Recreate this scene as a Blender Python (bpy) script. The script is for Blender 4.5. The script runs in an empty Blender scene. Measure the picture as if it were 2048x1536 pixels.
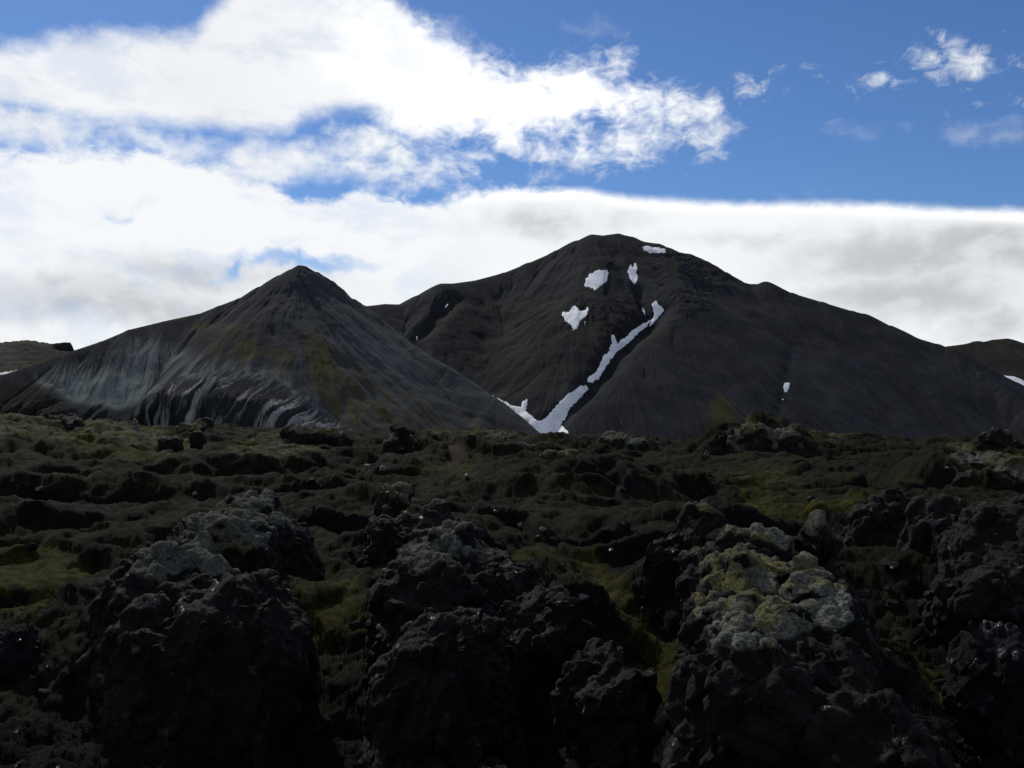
import bpy, math, random
import numpy as np
from mathutils import Vector

random.seed(7)
rng = np.random.default_rng(7)
scene = bpy.context.scene
col = scene.collection

# ------------------------------------------------------------------ camera
F = 2010.0                       # focal length in pixels of a 2048 px wide frame
PITCH = math.atan(32.0 / F)      # horizon a little under the middle of the frame
cam_d = bpy.data.cameras.new('camera')
cam_d.sensor_width = 36.0
cam_d.lens = F / 2048.0 * 36.0
cam_d.clip_start = 0.1
cam_d.clip_end = 60000.0
cam = bpy.data.objects.new('camera', cam_d)
col.objects.link(cam)
cam.location = (0, 0, 0)
cam.rotation_euler = (math.pi / 2 + PITCH, 0, 0)
scene.camera = cam

# ------------------------------------------------------------------ light and exposure
SUN_AZ, SUN_EL = math.radians(-27), math.radians(39)
SUN_ENERGY = 3.1
SKY_STRENGTH = 0.075
EXPOSURE = -0.15
scene.view_settings.view_transform = 'Standard'
scene.view_settings.look = 'None'
scene.view_settings.exposure = EXPOSURE
scene.view_settings.gamma = 1.0
scene.view_settings.use_curve_mapping = False

sun_dir = Vector((math.sin(SUN_AZ) * math.cos(SUN_EL), math.cos(SUN_AZ) * math.cos(SUN_EL), math.sin(SUN_EL)))
sd = bpy.data.lights.new('sun', 'SUN')
sd.energy = SUN_ENERGY
sd.angle = math.radians(0.6)
sd.color = (1.0, 0.95, 0.87)
sun = bpy.data.objects.new('sun', sd)
col.objects.link(sun)
sun.rotation_euler = (-sun_dir).to_track_quat('-Z', 'Y').to_euler()


def ray(px, py):
    X = (np.asarray(px, float) - 1024.0) / F
    Z = (768.0 - np.asarray(py, float)) / F
    ca, sa = math.cos(PITCH), math.sin(PITCH)
    y = ca - Z * sa
    z = sa + Z * ca
    return X / y, z / y                      # x and z per metre of depth


def P(px, py, Y):
    a, b = ray(px, py)
    return np.array([a * Y, Y, b * Y], float)


def ae(px, py):
    a, b = ray(px, py)
    return math.degrees(math.atan2(a, 1.0)), math.degrees(math.atan2(b, math.hypot(a, 1.0)))


# ------------------------------------------------------------------ node helper
class NT:
    def __init__(self, tree):
        self.t = tree
        tree.nodes.clear()

    def n(self, kind, **kw):
        nd = self.t.nodes.new(kind)
        for k, v in kw.items():
            setattr(nd, k, v)
        return nd

    def put(self, sock, v):
        if hasattr(v, 'is_output'):
            self.t.links.new(v, sock)
        elif isinstance(v, (tuple, list)) and len(v) == 3 and sock.type == 'RGBA':
            sock.default_value = (*v, 1.0)
        else:
            sock.default_value = v

    def m(self, op, a, b=None, c=None, clamp=False):
        nd = self.n('ShaderNodeMath', operation=op, use_clamp=clamp)
        self.put(nd.inputs[0], a)
        if b is not None:
            self.put(nd.inputs[1], b)
        if c is not None:
            self.put(nd.inputs[2], c)
        return nd.outputs[0]

    def vm(self, op, a, b=None):
        nd = self.n('ShaderNodeVectorMath', operation=op)
        self.put(nd.inputs[0], a)
        if b is not None:
            self.put(nd.inputs[1], b)
        return nd.outputs['Value'] if op in ('LENGTH', 'DOT_PRODUCT') else nd.outputs[0]

    def ss(self, v, lo, hi, a=0.0, b=1.0, smooth=True):
        nd = self.n('ShaderNodeMapRange', interpolation_type='SMOOTHSTEP' if smooth else 'LINEAR')
        self.put(nd.inputs['Value'], v)
        for k, x in (('From Min', lo), ('From Max', hi), ('To Min', a), ('To Max', b)):
            self.put(nd.inputs[k], x)
        return nd.outputs['Result']

    def noise(self, vec, scale, detail=4.0, rough=0.55, dist=0.0, lac=2.0):
        nd = self.n('ShaderNodeTexNoise')
        self.put(nd.inputs['Vector'], vec)
        nd.inputs['Scale'].default_value = scale
        nd.inputs['Detail'].default_value = detail
        nd.inputs['Roughness'].default_value = rough
        nd.inputs['Lacunarity'].default_value = lac
        nd.inputs['Distortion'].default_value = dist
        return nd.outputs['Fac']

    def vor(self, vec, scale, feature='F1', rand=1.0):
        nd = self.n('ShaderNodeTexVoronoi', feature=feature)
        self.put(nd.inputs['Vector'], vec)
        nd.inputs['Scale'].default_value = scale
        nd.inputs['Randomness'].default_value = rand
        return nd.outputs['Distance']

    def mix(self, f, a, b, kind='MIX'):
        nd = self.n('ShaderNodeMix', data_type='RGBA', blend_type=kind)
        self.put(nd.inputs[0], f)
        self.put(nd.inputs[6], a)
        self.put(nd.inputs[7], b)
        return nd.outputs[2]

    def fcurve(self, v, pts):
        nd = self.n('ShaderNodeFloatCurve')
        c = nd.mapping.curves[0]
        while len(c.points) < len(pts):
            c.points.new(0.5, 0.5)
        for p, (x, y) in zip(c.points, pts):
            p.location = (x, y)
            p.handle_type = 'AUTO_CLAMPED'
        nd.mapping.use_clip = False
        nd.mapping.update()
        self.put(nd.inputs['Value'], v)
        nd.inputs['Factor'].default_value = 1.0
        return nd.outputs[0]


# ------------------------------------------------------------------ sky with clouds (laid out by compass bearing and height above the horizon)
world = bpy.data.worlds.new('World')
scene.world = world
world.use_nodes = True
w = NT(world.node_tree)
world.cycles.sampling_method = 'MANUAL'
world.cycles.sample_map_resolution = 1024
tc = w.n('ShaderNodeTexCoord').outputs['Generated']
sep = w.n('ShaderNodeSeparateXYZ')
w.put(sep.inputs[0], tc)
dx, dy, dz = sep.outputs
DEG = 180 / math.pi
U = w.m('MULTIPLY', w.m('ARCTAN2', dx, dy), DEG)
V = w.m('MULTIPLY', w.m('ARCSINE', dz), DEG)
cmb = w.n('ShaderNodeCombineXYZ')
w.put(cmb.inputs[0], U)
w.put(cmb.inputs[1], V)
UV = cmb.outputs[0]
def nvec(vec, scale, detail):
    nd = w.n('ShaderNodeTexNoise')
    w.put(nd.inputs['Vector'], vec)
    nd.inputs['Scale'].default_value = scale
    nd.inputs['Detail'].default_value = detail
    return w.vm('SUBTRACT', nd.outputs['Color'], (0.5, 0.5, 0.5))


# bearings pushed about so that no cloud keeps a smooth outline
UVW = w.vm('ADD', UV, w.vm('ADD', w.vm('MULTIPLY', nvec(UV, 0.30, 2.0), (4.2, 2.0, 0.0)), w.vm('MULTIPLY', nvec(w.vm('ADD', UV, (50.0, 9.0, 0.0)), 1.1, 4.0), (2.4, 1.2, 0.0))))
# stretched copy of the bearing for long flat cloud shapes
flat = w.vm('MULTIPLY', UV, (0.55, 1.0, 1.0))
nbig = w.noise(flat, 0.16, 2.0, 0.5)
nmid = w.noise(w.vm('ADD', flat, (31.0, 7.0, 2.0)), 0.42, 7.0, 0.58, 0.35)
nfine = w.noise(w.vm('ADD', w.vm('MULTIPLY', UV, (0.7, 1.0, 1.0)), (3.0, 57.0, 9.0)), 1.25, 8.0, 0.62, 0.5)

UMAX = 45.0
VMAX = 40.0
U01 = w.m('DIVIDE', w.m('ADD', U, UMAX), 2 * UMAX)


def edge(pts):
    out = []
    for px, py in pts:
        u, v = ae(px, py)
        out.append(((u + UMAX) / (2 * UMAX), v / VMAX))
    out = [(0.0, out[0][1])] + out + [(1.0, out[-1][1])]
    return w.m('MULTIPLY', w.fcurve(U01, out), VMAX)


def blob(px, py, rx, ry):
    u, v = ae(px, py)
    k = 1.0 / 35.0
    d = w.vm('MULTIPLY', w.vm('SUBTRACT', UVW, (u, v, 0.0)), (1 / (rx * k), 1 / (ry * k), 0.0))
    return w.m('MULTIPLY', w.m('SUBTRACT', 1.0, w.vm('LENGTH', d)), min(rx, ry) * k)


def vmax(items):
    r = items[0]
    for i in items[1:]:
        r = w.m('MAXIMUM', r, i)
    return r


topA = edge([(-300, 95), (0, 82), (60, 76), (150, 64), (250, 56), (330, 66), (380, 62), (410, 30), (450, -10), (520, -70), (650, -90),
             (760, -30), (820, 20), (880, 62), (930, 100), (1000, 112), (1060, 118), (1130, 104), (1200, 108), (1290, 134),
             (1370, 158), (1420, 172), (1455, 205), (1475, 240), (1500, 262), (1700, 420)])
botA = edge([(-300, 215), (0, 214), (80, 232), (150, 256), (230, 262), (330, 262), (430, 264), (520, 272), (570, 276), (600, 250), (650, 232),
             (700, 226), (740, 246), (790, 272), (840, 290), (900, 292), (960, 282), (1000, 305), (1040, 345), (1080, 360), (1180, 352),
             (1290, 326), (1340, 300), (1380, 292), (1430, 288), (1455, 260), (1500, 255), (1700, 300)])
topB = edge([(-300, 300), (0, 296), (80, 286), (160, 282), (240, 280), (310, 288), (380, 312), (460, 328), (540, 350), (600, 380), (650, 384), (720, 376), (800, 388), (870, 386), (950, 378), (1030, 371),
             (1090, 374), (1150, 370), (1240, 385), (1330, 392), (1400, 396), (1500, 399), (1600, 398), (1800, 404), (2048, 414), (2400, 430)])
dA = w.m('MINIMUM', w.m('SUBTRACT', topA, V), w.m('SUBTRACT', V, botA))
dA = w.m('MINIMUM', dA, w.m('SUBTRACT', 1.0, w.m('MULTIPLY', blob(1170, 270, 130, 30), 1.5)))
dA = w.m('MINIMUM', dA, w.ss(U, 2.0, 9.0, 2.6, 1.5))
smalls = vmax([blob(735, 292, 85, 40), blob(565, 318, 140, 42), blob(925, 320, 70, 22), blob(815, 352, 150, 32), blob(690, 262, 40, 18), blob(860, 325, 60, 20),
               blob(960, 345, 35, 16), blob(60, 250, 130, 40), blob(330, 284, 120, 24), blob(700, 330, 110, 30), blob(800, 310, 60, 30)])
wisps = vmax([blob(1762, 150, 44, 26), blob(1900, 122, 110, 32), blob(1830, 132, 70, 16), blob(1965, 120, 110, 20), blob(2020, 108, 60, 14), blob(1850, 128, 80, 16), blob(2010, 192, 40, 12),
              blob(1496, 178, 40, 22)])
faint = vmax([blob(1928, 262, 52, 26), blob(1736, 262, 60, 14), blob(1566, 289, 34, 14), blob(1997, 242, 46, 14),
              blob(2002, 272, 46, 14), blob(1160, 62, 70, 26), blob(1560, 393, 34, 12), blob(890, 95, 90, 60)])
amp = w.ss(U, -12.0, 7.0, 0.75, 3.1)
nA = w.m('ADD', w.m('MULTIPLY', w.m('SUBTRACT', nmid, 0.5), 2.2), w.m('MULTIPLY', w.m('SUBTRACT', nfine, 0.5), 1.5))
shA = w.m('ADD', w.m('MAXIMUM', dA, smalls), w.m('MULTIPLY', nA, amp))
densA = w.ss(shA, w.ss(U, -8.0, 6.0, -0.5, -0.5), w.ss(U, -8.0, 6.0, 1.15, 2.6))
shW = w.m('ADD', wisps, w.m('ADD', w.m('MULTIPLY', nA, 1.2), w.m('MULTIPLY', w.m('SUBTRACT', nfine, 0.5), 3.0)))
densW = w.m('MULTIPLY', w.ss(shW, -0.15, 2.1), 0.85)
shF = w.m('ADD', faint, w.m('MULTIPLY', nA, 1.2))
densF = w.m('MULTIPLY', w.ss(shF, -0.1, 1.6), 0.26)
dB = w.m('SUBTRACT', topB, V)
ampB = w.ss(U, -8.0, 6.0, 1.15, 0.26)
hb = vmax([blob(600, 516, 200, 26), blob(470, 535, 40, 30), blob(250, 436, 26, 12)])
shB = w.m('ADD', dB, w.m('MULTIPLY', nA, ampB))
densB = w.ss(shB, -0.12, w.ss(U, -8.0, 3.0, 0.95, 0.6))
holeB = w.m('MULTIPLY', w.ss(w.m('ADD', w.m('MULTIPLY', hb, 2.2), w.m('MULTIPLY', nA, 0.8)), -0.1, 1.5), 0.8)
densB = w.m('MULTIPLY', densB, w.m('SUBTRACT', 1.0, holeB))
# broken cloud added over the unseen sky, outside the view, to supply fill light
nout = w.ss(w.noise(w.vm('MULTIPLY', tc, (1.0, 1.0, 2.2)), 2.6, 6.0, 0.55), 0.45, 0.60)
mo = w.m('MAXIMUM', w.ss(w.m('ABSOLUTE', U), 33.0, 42.0), w.ss(V, 26.0, 36.0))
densO = w.m('MULTIPLY', nout, w.m('MULTIPLY', mo, 0.6))
dens = densA
for d in (densW, densF, densB, densO):
    dens = w.m('SUBTRACT', 1.0, w.m('MULTIPLY', w.m('SUBTRACT', 1.0, dens), w.m('SUBTRACT', 1.0, d)))

# how grey the cloud is: thick lower bank, lit rims
gb = vmax([w.m('MULTIPLY', blob(1120, 440, 190, 36), 1.1), w.m('MULTIPLY', blob(1900, 500, 420, 62), 1.0), blob(1550, 478, 300, 28),
           blob(430, 545, 260, 42), blob(150, 600, 340, 60), blob(1800, 590, 260, 60), blob(1990, 640, 120, 50)])
gsoft = w.ss(w.m('ADD', gb, w.m('MULTIPLY', w.m('SUBTRACT', nbig, 0.5), 1.6)), -0.5, 1.5)
glow_noise = w.ss(w.noise(w.vm('ADD', flat, (3.0, 91.0, 5.0)), 0.55, 5.0, 0.5), 0.38, 0.7)
shade = w.m('ADD', w.m('MULTIPLY', gsoft, w.ss(glow_noise, 0, 1, 1.0, 0.4)), w.m('MULTIPLY', w.m('MULTIPLY', w.ss(V, 10.0, 3.5), glow_noise), 0.28), clamp=True)
shade = w.m('MULTIPLY', shade, w.ss(dB, 0.25, 1.3))
shadeA = w.m('MULTIPLY', w.m('MULTIPLY', w.ss(U, -8.0, -22.0), w.ss(nbig, 0.35, 0.65)), 0.25)
shade = w.m('MAXIMUM', shade, w.m('MULTIPLY', shadeA, densA))
K = 1.0 / (SKY_STRENGTH * 2 ** EXPOSURE)
WHITE = (0.93 * K, 0.95 * K, 0.97 * K)
BRIGHT = (1.12 * K, 1.13 * K, 1.14 * K)
GREY = (0.55 * K, 0.57 * K, 0.605 * K)
cloud = w.mix(shade, WHITE, GREY)
# silver lining and the thick white heart of the upper cloud nearest the sun
lit = vmax([blob(1080, 200, 420, 150), blob(820, 120, 220, 130)])
lit = w.m('MAXIMUM', w.ss(w.m('ADD', lit, w.m('MULTIPLY', nA, 0.6)), 0.2, 2.6), w.m('MULTIPLY', w.m('MULTIPLY', w.ss(dB, 1.0, 0.3), densB), w.ss(U, -14.0, 2.0)))
cloud = w.mix(lit, cloud, BRIGHT)
thin = w.m('MULTIPLY', w.m('MULTIPLY', w.ss(w.noise(w.vm('ADD', flat, (13.0, 21.0, 40.0)), 0.38, 6.0, 0.6, 0.4), 0.47, 0.66), w.ss(U, 0.0, -8.0)), 0.2)
dens = w.m('MULTIPLY', dens, w.m('SUBTRACT', 1.0, thin))
sky = w.n('ShaderNodeTexSky', sky_type='NISHITA', sun_disc=False)
sky.sun_elevation = SUN_EL
sky.sun_rotation = SUN_AZ
sky.altitude = 700.0
sky.air_density = 1.0
sky.dust_density = 0.25
sky.ozone_density = 2.2
# the deep polarised blue of the photograph
skyc = w.mix(1.0, sky.outputs[0], (0.62, 0.86, 1.22), 'MULTIPLY')
bg = w.n('ShaderNodeBackground')
w.put(bg.inputs['Color'], w.mix(dens, skyc, cloud))
bg.inputs['Strength'].default_value = SKY_STRENGTH
wo = w.n('ShaderNodeOutputWorld')
w.put(wo.inputs['Surface'], bg.outputs[0])


# ------------------------------------------------------------------ numpy noise
def _h(ix, iy, iz, seed):
    n = (ix.astype(np.uint32) * np.uint32(374761393) + iy.astype(np.uint32) * np.uint32(668265263)
         + iz.astype(np.uint32) * np.uint32(2147483647) + np.uint32((seed * 974634777) & 0xffffffff))
    n = (n ^ (n >> np.uint32(13))) * np.uint32(1274126177)
    n = (n ^ (n >> np.uint32(16))) * np.uint32(2246822519)
    return (n ^ (n >> np.uint32(15)))


def _f(h):
    return (h & np.uint32(0xffffff)).astype(np.float32) / np.float32(0xffffff)


def vnoise2(x, y, seed=0):
    xi, yi = np.floor(x), np.floor(y)
    fx, fy = (x - xi).astype(np.float32), (y - yi).astype(np.float32)
    xi, yi = xi.astype(np.int64), yi.astype(np.int64)
    z0 = np.zeros_like(xi)
    ux, uy = fx * fx * fx * (fx * (fx * 6 - 15) + 10), fy * fy * fy * (fy * (fy * 6 - 15) + 10)

    def g(ox, oy):
        a = _f(_h(xi + ox, yi + oy, z0, seed)) * np.float32(2 * math.pi)
        return np.cos(a) * (fx - ox) + np.sin(a) * (fy - oy)
    a = g(0, 0) * (1 - ux) + g(1, 0) * ux
    b = g(0, 1) * (1 - ux) + g(1, 1) * ux
    return (a * (1 - uy) + b * uy) * 1.4


def fbm2(x, y, seed=0, oct=4, gain=0.5):
    s, a = 0, 1.0
    for o in range(oct):
        s = s + a * vnoise2(x * 2 ** o + 17.3 * o, y * 2 ** o - 9.1 * o, seed + o)
        a *= gain
    return s


def ridged2(x, y, seed=0, oct=4, gain=0.5):
    s, a = 0, 1.0
    for o in range(oct):
        s = s + a * (1 - 2 * np.abs(vnoise2(x * 2 ** o + 5.7 * o, y * 2 ** o + 3.3 * o, seed + o)))
        a *= gain
    return s


def vnoise3(p, seed=0):
    q = np.floor(p)
    f = (p - q).astype(np.float32)
    q = q.astype(np.int64)
    u = f * f * (3 - 2 * f)
    r = 0
    for ox in (0, 1):
        for oy in (0, 1):
            for oz in (0, 1):
                wgt = (u[:, 0] if ox else 1 - u[:, 0]) * (u[:, 1] if oy else 1 - u[:, 1]) * (u[:, 2] if oz else 1 - u[:, 2])
                r = r + wgt * _f(_h(q[:, 0] + ox, q[:, 1] + oy, q[:, 2] + oz, seed))
    return r * 2 - 1


def fbm3(p, seed=0, oct=4, gain=0.5):
    s, a = 0, 1.0
    for o in range(oct):
        s = s + a * vnoise3(p * 2 ** o + 7.7 * o, seed + o)
        a *= gain
    return s


def worley2(x, y, seed=0):
    xi, yi = np.floor(x), np.floor(y)
    fx, fy = (x - xi).astype(np.float32), (y - yi).astype(np.float32)
    xi, yi = xi.astype(np.int64), yi.astype(np.int64)
    z0 = np.zeros_like(xi)
    f1 = np.full(x.shape, 9, np.float32)
    f2 = f1.copy()
    for ox in (-1, 0, 1):
        for oy in (-1, 0, 1):
            h = _h(xi + ox, yi + oy, z0, seed)
            d = np.hypot(ox + _f(h) - fx, oy + _f(h >> np.uint32(7)) - fy)
            f2 = np.minimum(f2, np.maximum(f1, d))
            f1 = np.minimum(f1, d)
    return f1, f2


def worley3(p, seed=0, want_id=False):
    cid = np.zeros(len(p), np.float32)
    q = np.floor(p)
    f = (p - q).astype(np.float32)
    q = q.astype(np.int64)
    f1 = np.full(len(p), 9, np.float32)
    f2 = f1.copy()
    for ox in (-1, 0, 1):
        for oy in (-1, 0, 1):
            for oz in (-1, 0, 1):
                h = _h(q[:, 0] + ox, q[:, 1] + oy, q[:, 2] + oz, seed)
                h2 = _h(q[:, 0] + ox, q[:, 1] + oy, q[:, 2] + oz, seed + 91)
                d = np.sqrt((ox + _f(h) - f[:, 0]) ** 2 + (oy + _f(h >> np.uint32(8)) - f[:, 1]) ** 2 + (oz + _f(h2) - f[:, 2]) ** 2)
                f2 = np.minimum(f2, np.maximum(f1, d))
                if want_id:
                    cid = np.where(d < f1, _f(h * np.uint32(2654435761)), cid)
                f1 = np.minimum(f1, d)
    return (f1, f2, cid) if want_id else (f1, f2)


def sstep(x, a, b):
    t = np.clip((x - a) / (b - a), 0, 1)
    return t * t * (3 - 2 * t)


# ------------------------------------------------------------------ mesh helpers
def mesh_obj(name, verts, faces, mat, attrs=None, smooth=True, parent=None):
    me = bpy.data.meshes.new(name)
    verts = np.ascontiguousarray(verts, np.float32)
    faces = np.ascontiguousarray(faces, np.int32)
    k = faces.shape[1]
    me.vertices.add(len(verts))
    me.vertices.foreach_set('co', verts.ravel())
    me.loops.add(faces.size)
    me.loops.foreach_set('vertex_index', faces.ravel())
    me.polygons.add(len(faces))
    me.polygons.foreach_set('loop_start', np.arange(0, faces.size, k, dtype=np.int32))
    me.update(calc_edges=True)
    me.polygons.foreach_set('use_smooth', np.full(len(faces), smooth, bool))
    for an, arr in (attrs or {}).items():
        arr = np.asarray(arr, np.float32)
        if arr.ndim == 1:
            me.attributes.new(an, 'FLOAT', 'POINT').data.foreach_set('value', np.ascontiguousarray(arr))
        elif arr.shape[1] == 3:
            me.attributes.new(an, 'FLOAT_VECTOR', 'POINT').data.foreach_set('vector', np.ascontiguousarray(arr).ravel())
        else:
            me.attributes.new(an, 'FLOAT_COLOR', 'POINT').data.foreach_set('color', np.ascontiguousarray(arr).ravel())
    me.materials.append(mat)
    o = bpy.data.objects.new(name, me)
    col.objects.link(o)
    if parent:
        o.parent = parent
    return o


def grid_faces(nr, nc, wrap=False):
    i = np.arange(nr - 1)[:, None]
    j = np.arange(nc if wrap else nc - 1)[None, :]
    j2 = (j + 1) % nc
    return np.stack([i * nc + j, i * nc + j2, (i + 1) * nc + j2, (i + 1) * nc + j], -1).reshape(-1, 4)


def tag(o, label=None, cat=None, group=None, kind=None):
    if label:
        o['label'] = label
    if cat:
        o['category'] = cat
    if group:
        o['group'] = group
    if kind:
        o['kind'] = kind
    return o


def in_poly(px, py, poly):
    """signed distance in pixels, positive inside"""
    px, py = np.asarray(px, float), np.asarray(py, float)
    inside = np.zeros(px.shape, bool)
    dist = np.full(px.shape, 1e9)
    n = len(poly)
    for i in range(n):
        x0, y0 = poly[i]
        x1, y1 = poly[(i + 1) % n]
        c = ((y0 > py) != (y1 > py))
        inside ^= c & (px < (x1 - x0) * (py - y0) / ((y1 - y0) if y1 != y0 else 1e-9) + x0)
        ex, ey = x1 - x0, y1 - y0
        t = np.clip(((px - x0) * ex + (py - y0) * ey) / (ex * ex + ey * ey + 1e-9), 0, 1)
        dist = np.minimum(dist, np.hypot(px - x0 - t * ex, py - y0 - t * ey))
    return np.where(inside, dist, -dist)


def to_px(x, y, z):
    """where a world point appears (used to lay out ground colour and features)"""
    ca, sa = math.cos(PITCH), math.sin(PITCH)
    yy = y * ca + z * sa
    zz = -y * sa + z * ca
    yy = np.maximum(yy, 1e-3)
    return 1024 + F * x / yy, 768 - F * zz / yy


# ------------------------------------------------------------------ materials
def principled(name):
    m = bpy.data.materials.new(name)
    m.use_nodes = True
    t = NT(m.node_tree)
    b = t.n('ShaderNodeBsdfPrincipled')
    o = t.n('ShaderNodeOutputMaterial')
    t.put(o.inputs['Surface'], b.outputs[0])
    return m, t, b


def bump(t, b, h, strength, dist, base=None):
    nd = t.n('ShaderNodeBump')
    nd.inputs['Strength'].default_value = strength
    nd.inputs['Distance'].default_value = dist
    t.put(nd.inputs['Height'], h)
    if base is not None:
        t.put(nd.inputs['Normal'], base)
    t.put(b.inputs['Normal'], nd.outputs[0])
    return nd.outputs[0]


def attr(t, name, out='Fac'):
    nd = t.n('ShaderNodeAttribute', attribute_name=name)
    return nd.outputs[out]


def pos(t):
    return t.n('ShaderNodeNewGeometry').outputs['Position']


def mat_mountain():
    m, t, b = principled('scree')
    flow = attr(t, 'flow', 'Vector')
    tint = attr(t, 'tint', 'Color')
    p = pos(t)
    streak = t.noise(t.vm('MULTIPLY', flow, (1.0, 0.05, 0.0)), 0.16, 6.0, 0.65)
    fine = t.noise(t.vm('MULTIPLY', flow, (1.0, 0.08, 0.0)), 0.42, 4.0, 0.6)
    grain = t.noise(p, 0.35, 6.0, 0.7)
    cloudy = t.noise(p, 0.012, 5.0, 0.55)
    v = t.m('ADD', t.m('MULTIPLY', streak, 0.9), t.m('MULTIPLY', fine, 0.55))
    v = t.m('ADD', v, t.m('MULTIPLY', grain, 0.75))
    v = t.m('ADD', v, t.m('MULTIPLY', cloudy, 0.5))
    fac = t.ss(v, 1.0, 1.7, 0.35, 1.65, False)
    c = t.vm('SCALE', tint)
    nd = c.node
    t.put(nd.inputs['Scale'], fac)
    # scattered darker blocks of rock
    blk = t.ss(t.noise(p, 0.16, 5.0, 0.75), 0.70, 0.74)
    c2 = t.mix(t.m('MULTIPLY', blk, 0.55), c, (0.012, 0.012, 0.014))
    t.put(b.inputs['Base Color'], c2)
    b.inputs['Roughness'].default_value = 0.95
    b.inputs['Specular IOR Level'].default_value = 0.05
    bump(t, b, t.m('ADD', t.m('MULTIPLY', streak, 1.2), t.m('ADD', t.m('MULTIPLY', fine, 0.5), t.m('MULTIPLY', grain, 0.9))), 0.6, 2.2)
    return m


def mat_snow():
    m, t, b = principled('old_snow')
    p = pos(t)
    n1 = t.noise(p, 0.05, 5.0, 0.6)
    n2 = t.noise(p, 0.45, 5.0, 0.65)
    c = t.mix(t.ss(n1, 0.35, 0.65), (0.90, 0.90, 0.90), (0.68, 0.68, 0.69))
    c = t.mix(t.ss(n2, 0.58, 0.74, 0.0, 0.4), c, (0.40, 0.39, 0.38))
    t.put(b.inputs['Base Color'], c)
    b.inputs['Roughness'].default_value = 0.8
    bump(t, b, n2, 0.35, 0.6)
    return m


def lava_base(t, p, k=1.0):
    n1 = t.noise(p, 1.1, 6.0, 0.65)
    n2 = t.noise(p, 7.0, 6.0, 0.7)
    c = t.mix(t.ss(n1, 0.35, 0.7), (0.005, 0.005, 0.005), (0.013, 0.012, 0.011))
    c = t.mix(t.ss(n2, 0.55, 0.75, 0.0, 0.6), c, (0.015, 0.0145, 0.014))
    return c, n1, n2


def moss_colour(t, p, k=1.0, kb=1.0, bias=0.0):
    n1 = t.noise(p, 0.33, 4.0, 0.6)
    n2 = t.noise(p, 2.3, 5.0, 0.65)
    n3 = t.noise(p, 17.0, 5.0, 0.75)
    grey = t.mix(t.ss(n2, 0.35, 0.65), (k * 0.115, k * 0.120, k * kb * 0.092), (k * 0.240, k * 0.246, k * kb * 0.195))
    green = t.mix(t.ss(n2, 0.35, 0.65), (k * 0.085, k * 0.080, k * kb * 0.014), (k * 0.180, k * 0.160, k * kb * 0.036))
    c = t.mix(t.ss(t.m('ADD', n1, t.m('MULTIPLY', t.m('SUBTRACT', n2, 0.5), 0.5)), 0.42 + bias, 0.58 + bias), grey, green)
    c = t.mix(t.ss(n3, 0.42, 0.62, 0.8, 0.0), c, (0.014, 0.013, 0.008))
    return c, n2, n3


def mat_lava():
    m, t, b = principled('lava')
    p = pos(t)
    c, n1, n2 = lava_base(t, p)
    # thin lichen crust on the upper faces
    g = t.n('ShaderNodeNewGeometry')
    s = t.n('ShaderNodeSeparateXYZ')
    t.put(s.inputs[0], g.outputs['Normal'])
    lich = t.m('MULTIPLY', t.ss(t.noise(p, 3.1, 5.0, 0.7), 0.5, 0.62), t.ss(s.outputs[2], 0.1, 0.7))
    film = t.m('MULTIPLY', t.ss(t.noise(p, 1.3, 6.0, 0.75), 0.40, 0.60), t.ss(s.outputs[2], -0.3, 0.4))
    c = t.mix(t.m('MULTIPLY', film, 0.85), c, t.mix(n2, (0.005, 0.0046, 0.0026), (0.013, 0.012, 0.006)))
    c = t.mix(t.m('MULTIPLY', lich, 0.45), c, (0.026, 0.026, 0.022))
    t.put(b.inputs['Base Color'], c)
    wetp = t.ss(t.noise(p, 2.6, 4.0, 0.6), 0.62, 0.70)
    t.put(b.inputs['Roughness'], t.ss(wetp, 0.0, 1.0, 0.85, 0.34))
    t.put(b.inputs['Specular IOR Level'], t.ss(wetp, 0.0, 1.0, 0.12, 0.5))
    fine = t.noise(p, 30.0, 5.0, 0.7)
    vv = t.vor(p, 9.0)
    bump(t, b, t.m('ADD', t.m('ADD', n2, t.m('MULTIPLY', fine, 0.35)), t.m('MULTIPLY', vv, 0.5)), 0.9, 0.07)
    return m


def mat_moss(name='moss', k=1.0, bias=0.0):
    m, t, b = principled(name)
    p = pos(t)
    c, n2, n3 = moss_colour(t, p, k, 1.0, bias)
    # the cushion is alive where it is thick and thins to dry dark crust at its rim
    c = t.mix(t.ss(t.m('ADD', attr(t, 'thick'), t.m('MULTIPLY', t.m('SUBTRACT', t.noise(p, 4.0, 5.0, 0.7), 0.5), 1.2)), 0.1, 0.85), (0.016, 0.015, 0.010), c)
    t.put(b.inputs['Base Color'], c)
    b.inputs['Roughness'].default_value = 1.0
    b.inputs['Specular IOR Level'].default_value = 0.05
    b.inputs['Sheen Weight'].default_value = 0.12
    b.inputs['Sheen Roughness'].default_value = 0.5
    bump(t, b, t.m('ADD', t.m('MULTIPLY', n3, 1.0), t.noise(p, 60.0, 3.0, 0.7)), 1.0, 0.05)
    return m


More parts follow.
